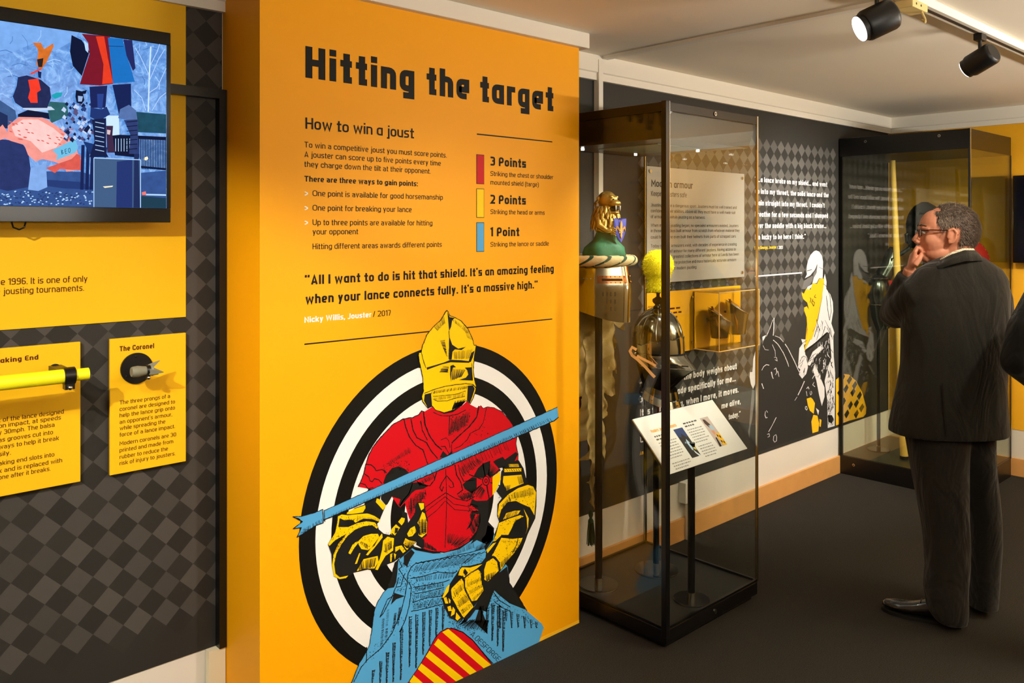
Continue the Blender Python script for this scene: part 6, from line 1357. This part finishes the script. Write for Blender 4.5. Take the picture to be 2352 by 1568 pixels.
# left hand, fingers curled against the mouth
kn = PT(2098, 580, .045); sd = (FW*.85-Zv*.2+RT*.2).normalized(); pn_ = RT
def ch(*pts): return [PT(*p) for p in pts]
hand(q, wrL, kn, sd, (RT*.9+Zv*.3).normalized(), [ch((2106, 568, .018), (2114, 572, .022), (2118, 582, .03)), ch((2105, 571, .038), (2114, 577, .042), (2117, 588, .045)), ch((2105, 577, .058), (2113, 584, .06), (2115, 594, .06)), ch((2104, 584, .076), (2111, 592, .078), (2112, 600, .076)),
    ch((2104, 606, .01), (2112, 594, .012), (2117, 583, .018))])
# feet inside shoes
hL, tL = Vector((3.700, 1.262, 0)), Vector((3.625, 1.555, 0)); 
r0 = ray(2272, 1405); hR = at(2272, 1404, 3.575); hR.z = 0; tR = hR+Vector((.13, .265, 0))
for hh_, tt_ in ((hL, tL), (hR, tR)): q.tube([hh_+(tt_-hh_)*.2+Zv*.12, hh_+(tt_-hh_)*.25+Zv*.06, hh_+(tt_-hh_)*.5+Zv*.045, hh_+(tt_-hh_)*.8+Zv*.032], [.030, .026, .018, .012], 12)
man = q.build('person', M_skin, base=gl, remesh=.0034, dsm=6)
tag(man, 'man in dark tweed jacket and glasses with hand raised to his mouth', 'person')
def hairfn(a, b_, z):
    if abs(b_) > .055 and abs(a-.008) < .030 and -.06 < z < .018: return False
    if z > .03: return a < .062-.30*max(0, z-.06)*0-.02*(z > .085)
    if z > -.012: return a < .042+.4*(z-.0) if abs(b_) > .04 else a < .05
    return a < -.012-.10*(abs(z+.012)) and z > -.078
face_parts(man, Pm, mf, mlat, 'm', hairfn)
# jacket
q = MB()
q.loft([rr(2206, 588, 46, .062, .0), rr(2205, 602, 66, .085), rr(2203, 618, 92, .10), rr(2200, 640, 108, .115), rr(2195, 675, 116, .13), rr(2193, 720, 117, .135), rr(2192, 780, 116, .14), rr(2190, 840, 115, .14), rr(2184, 890, 117, .145), rr(2180, 940, 124, .15), rr(2178, 975, 129, .155), rr(2178, 994, 130, .157)])
q.tube([PT(2150, 665, -.01), PT(2112, 680, .0), PT(2080, 705, .08), PT(2058, 722, .18)], [.088, .085, .074, .066], 18); q.ell(PT(2056, 720, .19), (.066, .066, .066))
q.tube([PT(2056, 718, .19), PT(2070, 672, .12), PT(2088, 632, .065)], [.064, .055, .046], 18)
q.tube([PT(2270, 655, .03), PT(2284, 690, .05), PT(2294, 760, .07), PT(2298, 820, .10)], [.075, .072, .064, .06], 18); q.tube([PT(2298, 820, .10), PT(2250, 850, .24)], [.058, .05], 16)
jk = q.build('jacket', M_jack, man, remesh=.0085, dsm=6)
# open neck: collar roll, vent and sleeve seam
q = MB(); cpts = [PT(2146, 618, -.005), PT(2158, 606, -.045), PT(2185, 592, -.075), PT(2215, 582, -.078), PT(2240, 582, -.05), PT(2252, 594, .0)]
rgs = []
for i, p in enumerate(cpts):
    f_ = i/5; out_ = (p-PT(2203, 600, .02)); out_.z = 0; out_.normalize()
    rgs.append([p+out_*.004, p+Zv*.014+out_*.002, p+Zv*.012-out_*.006, p-Zv*.026+out_*(.022), p-Zv*.030+out_*.030, p-Zv*.026+out_*.033, p-Zv*.0+out_*.014])
q.loft(rgs).build('collar', M_jack, jk, smooth='all')
MB().tube([PT(2166, 880, -.142), PT(2170, 940, -.150), PT(2176, 1000, -.158)], [.003, .005, .006], 8, flat=.5).build('back_vent', M_jack, jk, smooth=True)
# shirt collar
ms = bpy.data.materials.new('check_shirt'); ms.use_nodes = True; nt = ms.node_tree; ck = nt.nodes.new('ShaderNodeTexChecker'); ck.inputs['Scale'].default_value = 190
ck.inputs['Color1'].default_value = lin((232, 222, 200)); ck.inputs['Color2'].default_value = lin((186, 168, 140)); tc = nt.nodes.new('ShaderNodeTexCoord'); nt.links.new(tc.outputs['Object'], ck.inputs['Vector']); nt.links.new(ck.outputs[0], nt.nodes['Principled BSDF'].inputs['Base Color'])
q = MB(); sp_ = [PT(2146, 612, .01), PT(2160, 598, -.035), PT(2185, 584, -.066), PT(2212, 576, -.072), PT(2238, 576, -.045), PT(2246, 584, .01), PT(2225, 590, .08), PT(2180, 606, .09)]
rgs = []
for p in sp_+[sp_[0]]:
    out_ = (p-PT(2203, 590, .02)); out_.z = 0; out_.normalize(); rgs.append([p-Zv*.03+out_*.003, p+Zv*.010-out_*.004, p+Zv*.010-out_*.008, p-Zv*.03-out_*.002])
q.loft(rgs, cap=False).build('shirt_collar', ms, man, smooth='all')
# trousers
q = MB()
def leg(pts):
    rg = [ringp(PT(x, y, dt), hw/544.6, hd, RT, FW, 24, 2.3) for x, y, hw, hd, dt in pts]; return rg
q.loft(leg([(2152, 940, 66, .13, 0), (2152, 1000, 66, .125, 0), (2156, 1060, 60, .115, -.01), (2162, 1120, 55, .105, -.02), (2168, 1180, 50, .095, -.03), (2174, 1240, 48, .085, -.04), (2176, 1300, 46, .080, -.05), (2172, 1350, 45, .080, -.055), (2176, 1400, 42, .078, -.06), (2184, 1427, 31, .066, -.062)]))
q.loft(leg([(2226, 940, 52, .12, .04), (2226, 1000, 50, .115, .045), (2235, 1060, 42, .105, .05), (2245, 1120, 40, .095, .06), (2254, 1180, 38, .09, .07), (2258, 1240, 37, .085, .07), (2257, 1300, 34, .08, .07), (2255, 1350, 33, .078, .065), (2254, 1392, 31, .072, .06)]))
q.build('trousers', M_trou, man, remesh=.009, dsm=5)
shoe(man, hL, tL, None); shoe(man, hR, tR, None)

# ---------------------------------------------------------- person in black at the right edge
T1 = 3.12; sdir = (RT*.75+FW*.66).normalized()
def PQ(px, py, dt=0): return at(px, py, T1+dt)
g2_ = PQ(2520, 1532); g2_.z = 0
pf = (-RT*.12+FW*.99).normalized(); plat = Vector((pf.y, -pf.x, 0))
q = MB(); HC2 = PQ(2520, 520, .03); P2 = head_mesh(q, HC2, pf, plat, PQ(2520, 612, .02))
k1 = FOC/T1
def r2(px, py, hw, hd, dt=0): return ringp(PQ(px, py, dt), hw/k1, hd, RT, FW, 26, 2.4)
q.loft([r2(2520, 610, 45, .06), r2(2520, 645, 90, .08), r2(2520, 760, 88, .095), r2(2520, 900, 85, .10), r2(2520, 940, 80, .09), r2(2520, 965, 64, .07)])
for s_ in (-1, 1): q.tube([PQ(2520+s_*44, 970), PQ(2520+s_*50, 1230, -.02), PQ(2520+s_*50, 1470, 0)], [.062, .05, .034], 16); q.tube([PQ(2520+s_*50, 1490, -.02)*1, PQ(2520+s_*50, 1500, -.02)+sdir*.09, PQ(2520+s_*50, 1510, -.02)+sdir*.18], [.030, .024, .014], 12)
elb = PQ(2338, 828, -.03)
q.tube([PQ(2450, 670), PQ(2390, 720), elb, PQ(2412, 892, .06)], [.046, .04, .038, .027], 14); q.tube([PQ(2600, 670), PQ(2632, 850), PQ(2617, 990, .08)], [.046, .038, .027], 14)
hand(q, PQ(2412, 892, .06), PQ(2440, 912, .10), (FW*.5-Zv*.8).normalized(), RT, [[PQ(2450, 905+8*i, .13), PQ(2458, 908+9*i, .15)] for i in range(4)]+[[PQ(2432, 890, .06), PQ(2442, 885, .06)]])
hand(q, PQ(2617, 990, .08), PQ(2614, 1035, .09), FW, RT, [[PQ(2613, 1052, .05+.02*i), PQ(2610, 1068, .05+.02*i)] for i in range(4)]+[[PQ(2610, 1015, .03), PQ(2608, 1034, .02)]])
p2 = q.build('person', M_skin, base=g2_, remesh=.005, dsm=3)
tag(p2, 'person in black woollen top at the right edge, only a bent elbow in view', 'person')
face_parts(p2, P2, pf, plat, 'p', lambda a, b_, z: (a < .06 if z > .03 else a < .02 and z > -.09), False)
q = MB(); q.loft([r2(2520, 600, 50, .065), r2(2520, 625, 92, .09), r2(2520, 660, 112, .115), r2(2520, 760, 108, .125), r2(2520, 880, 104, .13), r2(2520, 985, 112, .14)])
q.tube([PQ(2460, 665), PQ(2395, 695), PQ(2358, 760, -.02), elb], [.085, .075, .068, .062], 18); q.ell(elb, (.062, .062, .062)); q.tube([elb, PQ(2378, 866, .02), PQ(2408, 888, .055)], [.062, .052, .040], 16)
q.tube([PQ(2582, 665), PQ(2617, 740), PQ(2632, 850), PQ(2619, 975, .07)], [.082, .068, .058, .042], 18)
q.build('woollen_top', M_blkw, p2, remesh=.010, dsm=5)
q = MB()
for s_ in (-1, 1): q.loft([r2(2520+s_*44, 960, 62, .12), r2(2520+s_*48, 1100, 58, .11), r2(2520+s_*50, 1250, 48, .09), r2(2520+s_*50, 1400, 44, .08), r2(2520+s_*50, 1498, 42, .08)])
q.build('trousers', M_trou, p2, remesh=.010, dsm=4)
for s_ in (-1, 1):
    h_ = PQ(2526+s_*52, 1532, -.03); h_.z = 0; shoe(p2, h_, h_+sdir*.28, None)
